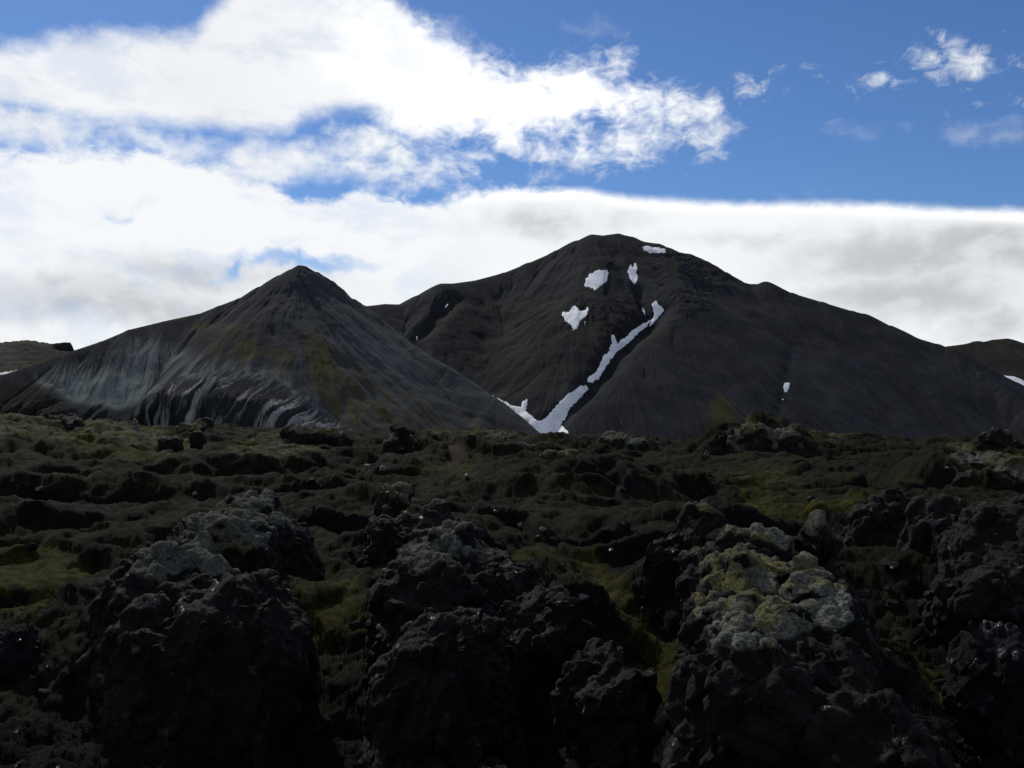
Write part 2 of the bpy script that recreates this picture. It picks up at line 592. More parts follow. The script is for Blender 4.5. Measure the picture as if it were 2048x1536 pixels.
def mat_ground():
    m, t, b = principled('lava_ground')
    p = pos(t)
    cl, n1, n2l = lava_base(t, p)
    cm, n2, n3 = moss_colour(t, p, 0.15, 0.56)
    cover = attr(t, 'moss')
    green = attr(t, 'green')
    path = attr(t, 'path')
    rich = moss_colour(t, p, 0.85, 0.7, 0.02)[0]
    lush = t.mix(t.ss(n2, 0.35, 0.68), (0.014, 0.015, 0.002), (0.078, 0.073, 0.006))
    lush = t.mix(t.ss(n3, 0.42, 0.62, 0.6, 0.0), lush, (0.018, 0.018, 0.006))
    heath = t.mix(t.ss(n2, 0.4, 0.65), (0.004, 0.0037, 0.002), (0.016, 0.0145, 0.0062))
    hm = t.ss(t.noise(t.vm('ADD', p, (40.0, 3.0, 0.0)), 0.22, 6.0, 0.75), 0.38, 0.56)
    cm = t.mix(hm, cm, heath)
    cm = t.mix(t.m('MULTIPLY', attr(t, 'pale'), t.ss(t.noise(p, 0.9, 5.0, 0.7), 0.36, 0.56)), cm, rich)
    cm = t.mix(green, cm, lush)
    mk = t.ss(t.m('ADD', cover, t.m('MULTIPLY', t.m('SUBTRACT', t.noise(p, 1.7, 6.0, 0.7), 0.5), 1.3)), 0.35, 0.6)
    c = t.mix(mk, cl, cm)
    c = t.mix(t.m('MULTIPLY', path, 0.55), c, t.mix(n2, (0.040, 0.028, 0.022), (0.085, 0.060, 0.048)))
    t.put(b.inputs['Base Color'], c)
    wetp = t.m('MULTIPLY', t.ss(t.noise(p, 2.6, 4.0, 0.6), 0.64, 0.72), t.m('SUBTRACT', 1.0, mk))
    t.put(b.inputs['Roughness'], t.ss(wetp, 0.0, 1.0, 0.95, 0.36))
    t.put(b.inputs['Specular IOR Level'], t.ss(wetp, 0.0, 1.0, 0.06, 0.5))
    fine = t.noise(p, 28.0, 5.0, 0.7)
    bump(t, b, t.m('ADD', t.m('ADD', n2l, t.m('MULTIPLY', n3, 0.8)), t.m('MULTIPLY', fine, 0.35)), 1.0, 0.10)
    return m


M_SCREE = mat_mountain()
M_SNOW = mat_snow()
M_LAVA = mat_lava()
M_MOSS = mat_moss('moss', 0.72)
M_MOSS_GREY = mat_moss('grey_moss', 0.78, 0.05)
M_MOSS_RICH = mat_moss('rich_moss', 1.35, 0.06)
M_GROUND = mat_ground()


def mat_wet():
    m, t, b = principled('wet_lava')
    p = pos(t)
    n = t.noise(p, 7.0, 6.0, 0.7)
    t.put(b.inputs['Base Color'], t.mix(n, (0.004, 0.004, 0.0045), (0.014, 0.014, 0.015)))
    t.put(b.inputs['Roughness'], t.ss(t.noise(p, 3.0, 5.0, 0.7), 0.40, 0.36, 0.85, 0.2))
    t.put(b.inputs['Specular IOR Level'], t.ss(t.noise(p, 3.0, 5.0, 0.7), 0.40, 0.36, 0.05, 0.6))
    bump(t, b, t.m('ADD', n, t.m('MULTIPLY', t.noise(p, 26.0, 4.0, 0.7), 0.4)), 0.9, 0.06)
    return m


def mat_plain(name, c1, c2, rough=0.85, scale=20.0):
    m, t, b = principled(name)
    p = pos(t)
    n = t.noise(p, scale, 5.0, 0.65)
    t.put(b.inputs['Base Color'], t.mix(t.ss(n, 0.35, 0.65), c1, c2))
    b.inputs['Roughness'].default_value = rough
    bump(t, b, n, 0.6, 0.03)
    return m


M_WET = mat_wet()
M_PINK = mat_plain('rosy_stone', (0.07, 0.05, 0.062), (0.17, 0.13, 0.155))
M_PALE = mat_plain('pale_stone', (0.05, 0.05, 0.052), (0.14, 0.14, 0.14))
M_SLAB = mat_plain('grey_slab', (0.02, 0.02, 0.021), (0.06, 0.06, 0.06))
M_BROWN = mat_plain('brown_stone', (0.05, 0.042, 0.035), (0.14, 0.12, 0.10))
M_COAT = mat_plain('jacket_cloth', (0.02, 0.022, 0.03), (0.03, 0.032, 0.04))
M_GRASS = mat_plain('dry_grass', (0.05, 0.055, 0.018), (0.11, 0.105, 0.05), 0.8, 3.0)


# ------------------------------------------------------------------ mountains
class Mountain:
    """A mountain as ridge lines from which scree slopes fall away; kept on a fan of bearings and distances."""

    def __init__(self, az0, az1, nc, r0, r1, nr, slope=0.62, round_w=6.0, base=-20.0):
        self.az = np.radians(np.linspace(az0, az1, nc))
        self.r = np.linspace(r0, r1, nr)
        R, A = np.meshgrid(self.r, self.az, indexing='ij')
        self.x, self.y = R * np.sin(A), R * np.cos(A)
        self.R = R
        self.z = np.full(R.shape, -1e4)
        self.s = np.zeros(R.shape)
        self.d = np.zeros(R.shape)
        self.slope, self.w, self.base = slope, round_w, base
        self.cum = 0.0
        wx = fbm2(self.x / 90, self.y / 90, 3, 3)
        wy = fbm2(self.x / 90 + 50, self.y / 90, 8, 3)
        self.wx, self.wy = wx * 4, wy * 4

    def ridge(self, pts, slope=None, w=None, cliff=None, soft=0.0):
        base0 = self.z.copy()
        k = slope or self.slope
        w = self.w if w is None else w
        qx, qy = self.x + self.wx, self.y + self.wy
        for (a, b) in zip(pts[:-1], pts[1:]):
            ex, ey, ez = b - a
            L2 = ex * ex + ey * ey
            t = np.clip(((qx - a[0]) * ex + (qy - a[1]) * ey) / L2, 0, 1)
            ddx, ddy = qx - (a[0] + t * ex), qy - (a[1] + t * ey)
            # keep the crest itself where it was drawn
            t0 = np.clip(((self.x - a[0]) * ex + (self.y - a[1]) * ey) / L2, 0, 1)
            d0 = np.hypot(self.x - (a[0] + t0 * ex), self.y - (a[1] + t0 * ey))
            f = sstep(d0, 0, 70)
            d = d0 * (1 - f) + np.hypot(ddx, ddy) * f
            t = t0 * (1 - f) + t * f
            zz = a[2] + t * ez - k * (np.sqrt(d * d + w * w) - w)
            if cliff:
                w0, hh = cliff
                zz = a[2] + t * ez - 0.06 * np.minimum(d, w0) - np.clip((d - w0) * 2.2, 0, hh) - 0.4 * np.maximum(d - w0 - hh / 2.2, 0)
            up = zz > self.z
            if soft:
                hsm = np.clip(0.5 + 0.5 * (zz - base0) / soft, 0, 1)
                self.z = np.maximum(self.z, base0 * (1 - hsm) + zz * hsm + soft * hsm * (1 - hsm))
            else:
                self.z[up] = zz[up]
            ang = np.arctan2(ddy, ddx)
            self.s[up] = (self.cum + t * math.sqrt(L2) + ang * 90)[up]
            self.d[up] = d[up]
            self.cum += math.sqrt(L2)

    def hit(self, px, py):
        """distance from the camera where the line of sight through a pixel meets the slope"""
        a, bb = ray(px, py)
        az = np.arctan2(a, 1.0)
        te = bb / np.hypot(a, 1.0)
        shape = az.shape
        az, te = az.ravel(), te.ravel()
        ci = (az - self.az[0]) / (self.az[1] - self.az[0])
        c0 = np.clip(np.floor(ci).astype(int), 0, len(self.az) - 2)
        fr = np.clip(ci - c0, 0, 1)
        out = np.empty(len(az))
        for s in range(0, len(az), 2000):
            e = s + 2000
            zc = self.z[:, c0[s:e]] * (1 - fr[s:e]) + self.z[:, c0[s:e] + 1] * fr[s:e]
            ok = zc >= te[s:e] * self.r[:, None]
            i = np.argmax(ok, 0)
            bad = ~ok.any(0)
            i1 = np.maximum(i, 1)
            jj = np.arange(zc.shape[1])
            g0 = te[s:e] * self.r[i1 - 1] - zc[i1 - 1, jj]
            g1 = te[s:e] * self.r[i1] - zc[i1, jj]
            t = np.clip(g0 / (g0 - g1 + 1e-9), 0, 1)
            rr = self.r[i1 - 1] + t * (self.r[i1] - self.r[i1 - 1])
            rr[bad] = np.nan
            out[s:e] = rr
        return out.reshape(shape)

    def spur(self, pts, slope=None, w=8.0):
        """pixel points with how far each stands out in front of the slope behind"""
        q = []
        for px, py, prot in pts:
            r = float(self.hit(np.array([px]), np.array([py]))[0])
            if not np.isfinite(r):
                continue
            a, bb = ray(px, py)
            Y = r / math.hypot(a, 1.0) - prot
            q.append(P(px, py, Y))
        self.ridge(q, slope, w, soft=14.0)

    def path_xy(self, pts):
        q = []
        for px, py in pts:
            r = float(self.hit(np.array([float(px)]), np.array([float(py)]))[0])
            if np.isfinite(r):
                a, bb = ray(px, py)
                q.append(P(px, py, r / math.hypot(a, 1.0)))
        return q

    def carve(self, pts, depth, width):
        q = self.path_xy(pts)
        best = np.full(self.z.shape, 1e9)
        for (a, b) in zip(q[:-1], q[1:]):
            ex, ey = b[0] - a[0], b[1] - a[1]
            t = np.clip(((self.x - a[0]) * ex + (self.y - a[1]) * ey) / (ex * ex + ey * ey + 1e-9), 0, 1)
            best = np.minimum(best, np.hypot(self.x - a[0] - t * ex, self.y - a[1] - t * ey))
        self.z -= depth * np.exp(-(best / width) ** 2)

    def pix(self):
        return to_px(self.x, self.y, self.z)

    def build(self, name, tint, extra=None):
        v = np.stack([self.x, self.y, self.z], -1).reshape(-1, 3)
        flow = np.stack([self.s, self.d, 0 * self.s], -1).reshape(-1, 3)
        rgba = np.concatenate([tint.reshape(-1, 3), np.ones((len(v), 1))], 1)
        o = mesh_obj(name, v, grid_faces(*self.z.shape), M_SCREE, {'flow': flow, 'tint': rgba})
        return tag(o, kind='structure')


def blend(c, m, colr):
    return c * (1 - m[..., None]) + np.array(colr) * m[..., None]


def pts3(lst):
    return [P(*p) for p in lst]


# ---- the pointed mountain on the left
A = Mountain(-36, 8, 1050, 640, 1420, 430, 0.60, 5.0)
A.ridge(pts3([(-320, 850, 900), (-150, 800, 940), (0, 752, 980), (145, 702, 1020), (205, 682, 1040), (260, 659, 1060), (330, 642, 1080), (400, 627, 1100),
              (440, 611, 1110), (480, 596, 1120), (520, 573, 1132), (560, 550, 1143), (584, 538, 1148), (590, 534, 1150)]), 0.70, 3.0)
A.ridge(pts3([(590, 534, 1150), (597, 530, 1150), (611, 532, 1150), (618, 538, 1152),
              (625, 543, 1155), (636, 546, 1158), (664, 561, 1165), (676, 572, 1168), (690, 588, 1175), (712, 597, 1186), (735, 609, 1197)]), 0.9, 1.0)
A.ridge(pts3([(622, 548, 1150), (690, 593, 1158), (735, 615, 1163), (770, 646, 1150), (828, 687, 1120), (903, 735, 1075), (992, 793, 1020), (1091, 872, 950), (1160, 927, 910)]), 0.86, 3.0, soft=9.0)
u, v = A.pix()
face = sstep(u + 0.35 * (v - 540) * -1 + 10 * fbm2(A.x / 40, A.y / 40, 9, 3), 575, 640)
q = (A.x * 200 + A.y * 268) / 334.0
A.s = np.where(face > 0.5, q + 5 * fbm2(A.x / 80, A.y / 80, 10, 2), A.s)
A.d = np.where(face > 0.5, np.maximum(A.d, np.minimum(np.hypot(A.x + 240, A.y - 1150), A.d + 60)), A.d)
# long rills down the scree
n = fbm2(A.s / 20 + 0.25 * fbm2(A.x / 60, A.y / 60, 4, 2), A.d / 400, 11, 5, 0.62)
A.z -= (1.0 + 0.9 * n) * 1.7 * sstep(A.d, 6, 70)
A.z += fbm2(A.x / 35, A.y / 35, 21, 4) * 1.6 * sstep(A.d, 5, 50)
crag = np.exp(-(((u - 650) / 70) ** 2 + ((v - 570) / 34) ** 2))
A.z += ridged2(A.x / 14, A.y / 14, 31, 4) * 1.6 * crag * sstep(A.d, 0, 12)
# the eroded pale bluff at its foot
cl = A.path_xy([(-60, 775), (60, 768), (120, 772), (170, 800), (230, 810), (300, 782), (350, 756), (400, 744), (450, 740), (510, 746), (560, 764), (610, 790), (660, 826), (720, 850), (800, 872)])
front = np.zeros(A.z.shape)
bd = np.full(A.z.shape, 1e9)
bz = np.zeros(A.z.shape)
bs = np.zeros(A.z.shape)
acc = 0.0
for a, b in zip(cl[:-1], cl[1:]):
    ex, ey = b[0] - a[0], b[1] - a[1]
    L2 = ex * ex + ey * ey
    t = np.clip(((A.x - a[0]) * ex + (A.y - a[1]) * ey) / L2, 0, 1)
    d = np.hypot(A.x - a[0] - t * ex, A.y - a[1] - t * ey)
    side = ex * (A.y - a[1]) - ey * (A.x - a[0])
    up = d < bd
    bd[up] = d[up]
    front[up] = (side < 0)[up]
    bz[up] = (a[2] + t * (b[2] - a[2]))[up]
    bs[up] = (acc + t * math.sqrt(L2))[up]
    acc += math.sqrt(L2)
ssk = bs + 0.25 * bd + 6 * fbm2(A.x / 30, A.y / 30, 55, 3)
gul = 0.36 * ridged2(ssk / 38, bd / 400, 61, 2) + 0.64 * ridged2(ssk / 13, bd / 260, 67, 5, 0.65)
cut = bz - 1.35 * bd + gul * (2.5 + 12.0 * sstep(bd, 2, 30))
m = (front > 0.5)
A.z = np.where(m, np.minimum(A.z, cut + 5.0), A.z)
A.s = np.where(m & (bd < 160), ssk, A.s)
A.z = np.maximum(A.z, -90 + 0 * A.z)
u, v = A.pix()
T = np.zeros(A.z.shape + (3,)) + np.array([0.046, 0.050, 0.056])
nz = fbm2(A.x / 45, A.y / 45, 71, 4)
st = fbm2(A.s / 14, A.d / 300, 73, 4, 0.6)
edge_n = 14 * nz + 18 * st
T = blend(T, sstep(u + 8 * nz, 520, 640), (0.082, 0.088, 0.094))
T = blend(T, 0.5 * sstep(A.d, 26, 3) * (v < 640), (0.050, 0.058, 0.036))
mo = sstep(in_poly(u + edge_n, v + edge_n * 0.5, [(395, 645), (470, 640), (560, 690), (640, 760), (600, 765), (520, 740), (430, 720), (390, 690)]), -12, 16)
T = blend(T, 0.85 * mo * sstep(st + nz, -0.7, 0.5), (0.105, 0.088, 0.024))
mo = sstep(in_poly(u + edge_n, v + edge_n * 0.5, [(550, 640), (620, 650), (740, 735), (860, 795), (1060, 865), (1000, 890), (700, 880), (640, 800)]), -30, 40)
st2 = fbm2(A.s / 6.5, A.d / 420, 75, 4, 0.65) + 0.6 * st
T = blend(T, 0.85 * mo * sstep(st2, -0.55, 0.55), (0.112, 0.098, 0.030))
pale = sstep(in_poly(u + edge_n * 0.7, v + edge_n * 0.7, [(60, 745), (180, 715), (230, 680), (300, 660), (360, 690), (420, 715), (520, 725), (580, 745), (630, 790), (660, 860), (400, 900), (60, 900)]), -14, 30)
stp = fbm2(A.s / 5.5, A.d / 260, 76, 4, 0.65) + 0.5 * nz
T = blend(T, 0.52 * pale * sstep(stp, -0.75, 0.7), (0.40, 0.415, 0.39))
gm = sstep(in_poly(u + edge_n * 0.5, v, [(70, 760), (180, 740), (300, 745), (330, 800), (280, 850), (120, 870)]), -10, 26)
T = blend(T, 0.8 * gm * sstep(nz + 0.4 * st, -0.6, 0.4), (0.26, 0.33, 0.285))
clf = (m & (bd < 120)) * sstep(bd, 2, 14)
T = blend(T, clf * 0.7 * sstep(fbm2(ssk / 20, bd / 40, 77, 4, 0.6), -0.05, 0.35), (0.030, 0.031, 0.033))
T = blend(T, clf * 0.9, (0.038, 0.040, 0.043))  # cliff face darkened: shade of its recesses put into the tint
lowd = sstep(in_poly(u + edge_n * 0.6, v + edge_n * 0.4, [(-80, 772), (60, 766), (130, 800), (240, 824), (330, 812), (420, 800), (420, 900), (-80, 900)]), -10, 14)
T = blend(T, 0.85 * lowd, (0.026, 0.028, 0.029))
T = blend(T, clf * 0.8 * sstep(fbm2(ssk / 9, bd / 70, 78, 5, 0.65), 0.12, 0.55) * sstep(u, 260, 340), (0.50, 0.49, 0.46))
rust = sstep(in_poly(u + edge_n * 0.6, v, [(-200, 765), (70, 765), (110, 800), (90, 870), (-200, 870)]), -8, 20)
T = blend(T, 0.9 * rust, (0.036, 0.027, 0.019))
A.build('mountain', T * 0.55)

# ---- the broad mountain behind
B = Mountain(-14, 36, 1150, 1000, 2000, 520, 0.62, 8.0)
skyB = [(690, 640, 1370), (735, 612, 1390), (770, 608, 1405), (800, 609, 1420), (840, 590, 1440), (885, 567, 1462), (905, 567, 1470), (950, 561, 1500), (1010, 545, 1535), (1060, 525, 1560),
        (1120, 499, 1590), (1155, 481, 1602), (1185, 469, 1610), (1205, 471, 1612), (1235, 467, 1620), (1260, 473, 1620), (1290, 484, 1616), (1312, 487, 1612),
        (1330, 494, 1608), (1345, 502, 1604), (1372, 507, 1598), (1385, 512, 1594), (1398, 522, 1590), (1415, 536, 1584), (1432, 540, 1578), (1440, 545, 1574), (1470, 560, 1560), (1500, 568, 1548),
        (1520, 568, 1540), (1531, 563, 1535), (1552, 574, 1527), (1580, 585, 1515), (1640, 603, 1495), (1700, 621, 1478), (1725, 627, 1470), (1745, 640, 1464), (1775, 650, 1455),
        (1790, 657, 1450), (1820, 672, 1440), (1870, 687, 1415), (1900, 697, 1395)]
B.ridge(pts3(skyB))
B.ridge(pts3([(1900, 697, 1395), (1960, 745, 1330), (2021, 789, 1270), (2060, 815, 1235), (2170, 885, 1160)]), 0.85)
B.spur([(1335, 520, 2), (1350, 575, 8), (1345, 632, 22), (1300, 688, 34), (1250, 748, 42), (1196, 806, 46), (1152, 858, 46), (1112, 905, 40)], w=16)
B.spur([(1190, 520, 0), (1170, 590, 8), (1150, 650, 16), (1125, 720, 24), (1100, 785, 26), (1080, 836, 22)], w=34)
B.carve([(1325, 612), (1300, 645), (1240, 690), (1215, 730), (1180, 770), (1130, 815), (1100, 850), (1090, 868)], 12, 14)
B.carve([(1275, 575), (1283, 600), (1295, 625)], 8, 8)
B.carve([(905, 590), (870, 635), (835, 670), (835, 700)], 9, 12)
B.carve([(1585, 690), (1572, 770), (1555, 840)], 1.6, 7)
u, v = B.pix()
n = fbm2(B.s / 24 + 0.25 * fbm2(B.x / 60, B.y / 60, 5, 2), B.d / 420, 12, 5, 0.62)
smoothm = sstep(in_poly(u, v, [(1200, 800), (1340, 600), (1480, 560), (1800, 650), (2048, 800), (2048, 900), (1100, 900)]), -20, 40)
B.z -= (1.0 + 0.8 * n) * 2.0 * sstep(B.d, 6, 80) * (1 - 0.72 * smoothm)
B.z += fbm2(B.x / 45, B.y / 45, 22, 4) * 2.2 * sstep(B.d, 5, 60) * (1 - 0.5 * smoothm)
crag = sstep(in_poly(u, v, [(1300, 480), (1470, 540), (1430, 620), (1340, 660), (1290, 560)]), -20, 25)
B.z += ridged2(B.x / 26, B.y / 26, 33, 5, 0.65) * 1.3 * crag * sstep(B.d, 1, 14)
band = sstep(in_poly(u, v, [(1140, 585), (1290, 590), (1310, 660), (1240, 690), (1130, 610)]), -15, 15)
B.z += ridged2(B.s / 18, B.d / 40, 35, 4, 0.6) * 1.5 * band
u, v = B.pix()
T = np.zeros(B.z.shape + (3,)) + np.array([0.043, 0.047, 0.054])
nz = fbm2(B.x / 60, B.y / 60, 81, 4)
st = fbm2(B.s / 18, B.d / 340, 83, 4, 0.6)
en = 14 * nz + 16 * st
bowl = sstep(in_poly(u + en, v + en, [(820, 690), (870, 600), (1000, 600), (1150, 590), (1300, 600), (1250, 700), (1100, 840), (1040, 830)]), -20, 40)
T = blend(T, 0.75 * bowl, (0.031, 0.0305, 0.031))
T = blend(T, 0.6 * bowl * sstep(nz + st, 0.1, 0.9), (0.050, 0.045, 0.020))
T = blend(T, band * 0.6, (0.024, 0.024, 0.026))
T = blend(T, crag * 0.3 * sstep(ridged2(B.x / 22, B.y / 22, 33, 3), 0.4, -0.2), (0.018, 0.018, 0.020))
for poly in ([(1395, 860), (1440, 790), (1475, 800), (1470, 870)], [(1600, 870), (1640, 820), (1680, 810), (1630, 880)], [(1662, 690), (1672, 650), (1690, 640), (1680, 690)],
             [(1450, 870), (1490, 815), (1520, 830), (1500, 880)]):
    mm = sstep(in_poly(u + 0.4 * en, v + 0.3 * en, poly), -8, 8) * sstep(st, -0.25, 0.5)
    T = blend(T, 0.8 * mm, (0.100, 0.088, 0.022))
rgt = sstep(u, 1650, 1850) * sstep(nz, 0.1, 0.8)
T = blend(T, 0.45 * rgt, (0.045, 0.042, 0.025))
pl = sstep(in_poly(u + 0.5 * en, v + 0.3 * en, [(1100, 790), (1150, 760), (1160, 790), (1120, 830)]), -10, 14)
T = blend(T, 0.6 * pl, (0.085, 0.092, 0.092))
T = blend(T, 0.6 * sstep(B.d, 30, 4) * (v < 700), (0.044, 0.052, 0.034))
B.build('mountain', T * 0.47)

# ---- the flat-topped hill far left and the hill far right
C = Mountain(-40, -20, 360, 1700, 2700, 160, 0.45, 6.0)
C.ridge(pts3([(-500, 722, 2200), (-200, 702, 2200), (-40, 690, 2200), (0, 686, 2200), (30, 683, 2200), (55, 681, 2195), (72, 684, 2190), (90, 692, 2180), (110, 700, 2170)]), 0.30, 10.0)
C.ridge(pts3([(60, 696, 2170), (84, 690, 2175), (100, 688, 2180), (120, 686, 2180), (132, 684.5, 2180)]), cliff=(9.0, 34.0))
cd = C.d
C.z += fbm2(C.x / 60, C.y / 60, 41, 4) * 3.0 * sstep(C.d, 10, 40) + ridged2(C.x / 18, C.y / 18, 42, 3) * 2.0 * sstep(C.d, 9, 14)
T = np.zeros(C.z.shape + (3,)) + np.array([0.050, 0.047, 0.036])
T = blend(T, sstep(fbm2(C.x / 90, C.y / 90, 43, 3), 0.0, 0.6) * 0.7, (0.065, 0.058, 0.026))
u, v = C.pix()
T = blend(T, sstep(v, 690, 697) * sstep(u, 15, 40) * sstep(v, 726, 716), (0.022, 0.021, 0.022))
C.build('hill', T * 0.6)
D = Mountain(20, 40, 300, 1500, 2500, 160, 0.5, 12.0)
D.ridge(pts3([(1780, 735, 1760), (1850, 708, 1770), (1900, 692, 1780), (1930, 688, 1785), (1955, 682, 1790), (1965, 684, 1790), (1990, 679, 1795), (2012, 677, 1800), (2035, 684, 1800), (2060, 690, 1800), (2300, 740, 1800)]))
D.z += fbm2(D.x / 60, D.y / 60, 45, 4) * 3.0 * sstep(D.d, 5, 40)
T = np.zeros(D.z.shape + (3,)) + np.array([0.040, 0.038, 0.032])
T = blend(T, sstep(fbm2(D.x / 80, D.y / 80, 47, 3), 0.0, 0.6) * 0.6, (0.045, 0.040, 0.020))
D.build('hill', T * 0.6)


# ------------------------------------------------------------------ snow patches
def snow(mt, poly, label, thick=0.9, jag=2.2, step=1.0, maxgap=18.0):
    xs = np.arange(min(p[0] for p in poly) - 3, max(p[0] for p in poly) + 3, step)
    ys = np.arange(min(p[1] for p in poly) - 3, max(p[1] for p in poly) + 3, step)
    gx, gy = np.meshgrid(xs, ys)
    sdist = in_poly(gx, gy, poly) + 1.3 * jag * fbm2(gx / 6, gy / 10, 201, 4, 0.7)
    rr = mt.hit(gx, gy)
    a, bb = ray(gx, gy)
    Y = rr / np.hypot(a, 1.0)
    pt = np.stack([a * Y, Y, bb * Y], -1)
    sdist = sdist + 1.0
    off = 0.55 * thick * sstep(sdist, -0.6, 6.0) - 0.2
    # lift along a typical slope normal
    pt = pt + off[..., None] * np.array([0.0, -0.5, 0.86])
    ok = (sdist > -0.5) & np.isfinite(rr)
    q = ok[:-1, :-1] & ok[1:, :-1] & ok[:-1, 1:] & ok[1:, 1:]
    gap = np.maximum(np.abs(Y[1:, :-1] - Y[:-1, :-1]), np.abs(Y[:-1, 1:] - Y[:-1, :-1]))
    q &= np.nan_to_num(gap, nan=1e9) < maxgap
    nc = gx.shape[1]
    i, j = np.nonzero(q)
    f = np.stack([i * nc + j, (i + 1) * nc + j, (i + 1) * nc + j + 1, i * nc + j + 1], -1)
    used, inv = np.unique(f, return_inverse=True)
    vv = pt.reshape(-1, 3)[used]
    ctr = vv.mean(0)
    o = mesh_obj('snow_patch', vv - ctr, inv.reshape(-1, 4), M_SNOW)
    o.location = ctr
    return tag(o, label, 'snow patch', 'snow patches on the mountainsides')


snow(B, [(986, 791), (1000, 798), (1022, 810), (1040, 813), (1046, 802), (1053, 799), (1055, 808), (1051, 822), (1062, 830), (1073, 841), (1082, 841), (1096, 830),
         (1112, 812), (1130, 792), (1150, 780), (1160, 771), (1172, 771), (1177, 779), (1168, 788), (1150, 806), (1138, 820), (1132, 836), (1122, 850), (1134, 860), (1142, 874), (1130, 885), (1092, 885), (1060, 850), (1020, 815)],
     'large forked snowfield filling the valley floor between the two mountains', 1.6, 1.6)
snow(B, [(1172, 766), (1176, 756), (1196, 738), (1205, 712), (1216, 705), (1222, 690), (1222, 668), (1230, 672), (1236, 688), (1242, 678), (1250, 676), (1262, 662), (1284, 648), (1300, 640), (1295, 652), (1276, 668),
         (1252, 690), (1232, 706), (1220, 722), (1206, 744), (1198, 758), (1184, 766)],
     'long narrow snow strip running down the gully above the valley snowfield', 1.4, 1.6)
snow(B, [(1302, 607), (1312, 601), (1318, 609), (1328, 616), (1328, 622), (1316, 636), (1306, 648), (1298, 656), (1302, 640), (1308, 628), (1304, 620)],
     'snow patch at the very top of the gully under the dark crags', 1.2, 1.4)
snow(B, [(1281, 616), (1288, 613), (1291, 622), (1292, 634), (1288, 630)], 'thin snow sliver beside the top of the gully', 0.8, 1.0)
snow(B, [(1166, 571), (1172, 558), (1180, 548), (1196, 540), (1214, 539), (1218, 546), (1214, 562), (1202, 572), (1190, 581), (1182, 577)],
     'big rounded snow patch below the main summit', 1.3, 2.0)
snow(B, [(1256, 534), (1262, 528), (1266, 533), (1270, 522), (1274, 526), (1275, 552), (1274, 566), (1268, 568), (1260, 560), (1255, 546)],
     'upright oval snow patch right of the rounded one below the summit', 1.2, 1.4)
snow(B, [(1284, 494), (1292, 491), (1306, 493), (1328, 496), (1332, 500), (1332, 506), (1318, 507), (1298, 506), (1288, 501)],
     'flat snow bank just under the skyline right of the summit', 1.2, 1.0)
snow(B, [(1121, 626), (1138, 622), (1146, 612), (1154, 611), (1158, 620), (1168, 622), (1175, 612), (1177, 620), (1172, 634), (1166, 638), (1160, 644), (1156, 656), (1146, 662), (1142, 650), (1130, 642)],
     'ragged snow patch like a bat on the dark bowl wall', 1.2, 2.0)
snow(B, [(1168, 640), (1172, 640), (1171, 652), (1168, 656)], 'tiny snow sliver hanging beside the ragged patch', 0.7, 0.8, 0.7)
snow(B, [(1567, 767), (1573, 764), (1580, 765), (1580, 774), (1575, 785), (1568, 785), (1566, 776)], 'lone oval snow patch on the broad right scree slope', 1.2, 0.8, 0.8)
snow(B, [(1562, 797), (1567, 795), (1569, 800), (1565, 802), (1563, 800)], 'small round snow spot below the lone oval patch', 0.8, 0.4, 0.6)
snow(B, [(887, 617), (893, 607), (900, 606), (897, 612), (891, 618)], 'short snow streak below the saddle ridge', 0.8, 0.8, 0.7)
snow(B, [(869, 637), (874, 630), (880, 627), (876, 633), (871, 637)], 'second short snow streak lower left under the saddle', 0.8, 0.8, 0.7)
snow(B, [(832, 672), (836, 669), (836, 678), (834, 690), (832, 684)], 'thin upright snow streak in the notch beside the pointed mountain', 0.8, 0.8, 0.7)
snow(C, [(-60, 752), (0, 746), (30, 741), (62, 738), (50, 742), (20, 747), (-60, 758)], 'snow strip at far left below the flat-topped hill', 1.5, 0.6)
snow(D, [(1996, 748), (2034, 754), (2062, 768), (2100, 830), (2050, 812)], 'snow corner at the far right edge behind the broad slope', 1.5, 0.6)


# ------------------------------------------------------------------ lava field
T_R = np.array([0, 2.5, 4, 6, 8, 11, 14, 18, 24, 32, 45, 60, 80, 95, 108, 118, 140, 180, 260, 500, 900, 3000, 40000.])
T_Z = np.array([-1.75, -1.8, -1.95, -2.55, -3.7, -9.0, -10.2, -9.6, -7.2, -6.5, -6.2, -5.9, -5.2, -4.5, -4.0, -4.1, -7.5, -15, -26, -44, -62, -70, -110.])
SKX = np.array([-600, 0, 60, 100, 150, 215, 260, 300, 340, 420, 500, 580, 640, 700, 760, 800, 850, 900, 970, 1050, 1100, 1180, 1250, 1290, 1350, 1400, 1440, 1510, 1560, 1620, 1700, 1780, 1830, 1900, 1940, 2048, 2700.])
SKY = np.array([835, 834, 838, 842, 846, 849, 852, 866, 856, 850, 858, 856, 862, 866, 866, 864, 862, 866, 868, 868, 870, 875, 875, 882, 887, 888, 886, 862, 866, 871, 877, 876, 884, 876, 882, 884, 880.])

azs = np.concatenate([np.linspace(-180, -46, 60, endpoint=False), np.linspace(-46, -28.5, 120, endpoint=False), np.linspace(-28.5, 28.5, 1150), np.linspace(28.5, 46, 121)[1:], np.linspace(46, 180, 61)[1:-1]])
azs = np.radians(azs)
rs = np.concatenate([[0.4], np.linspace(1.0, 6.0, 24, endpoint=False), np.geomspace(6.0, 13.0, 110, endpoint=False), np.geomspace(13.0, 150.0, 640, endpoint=False), np.geomspace(150.0, 30000.0, 40)])
GR, GA = np.meshgrid(rs, azs, indexing='ij')
GX, GY = GR * np.sin(GA), GR * np.cos(GA)


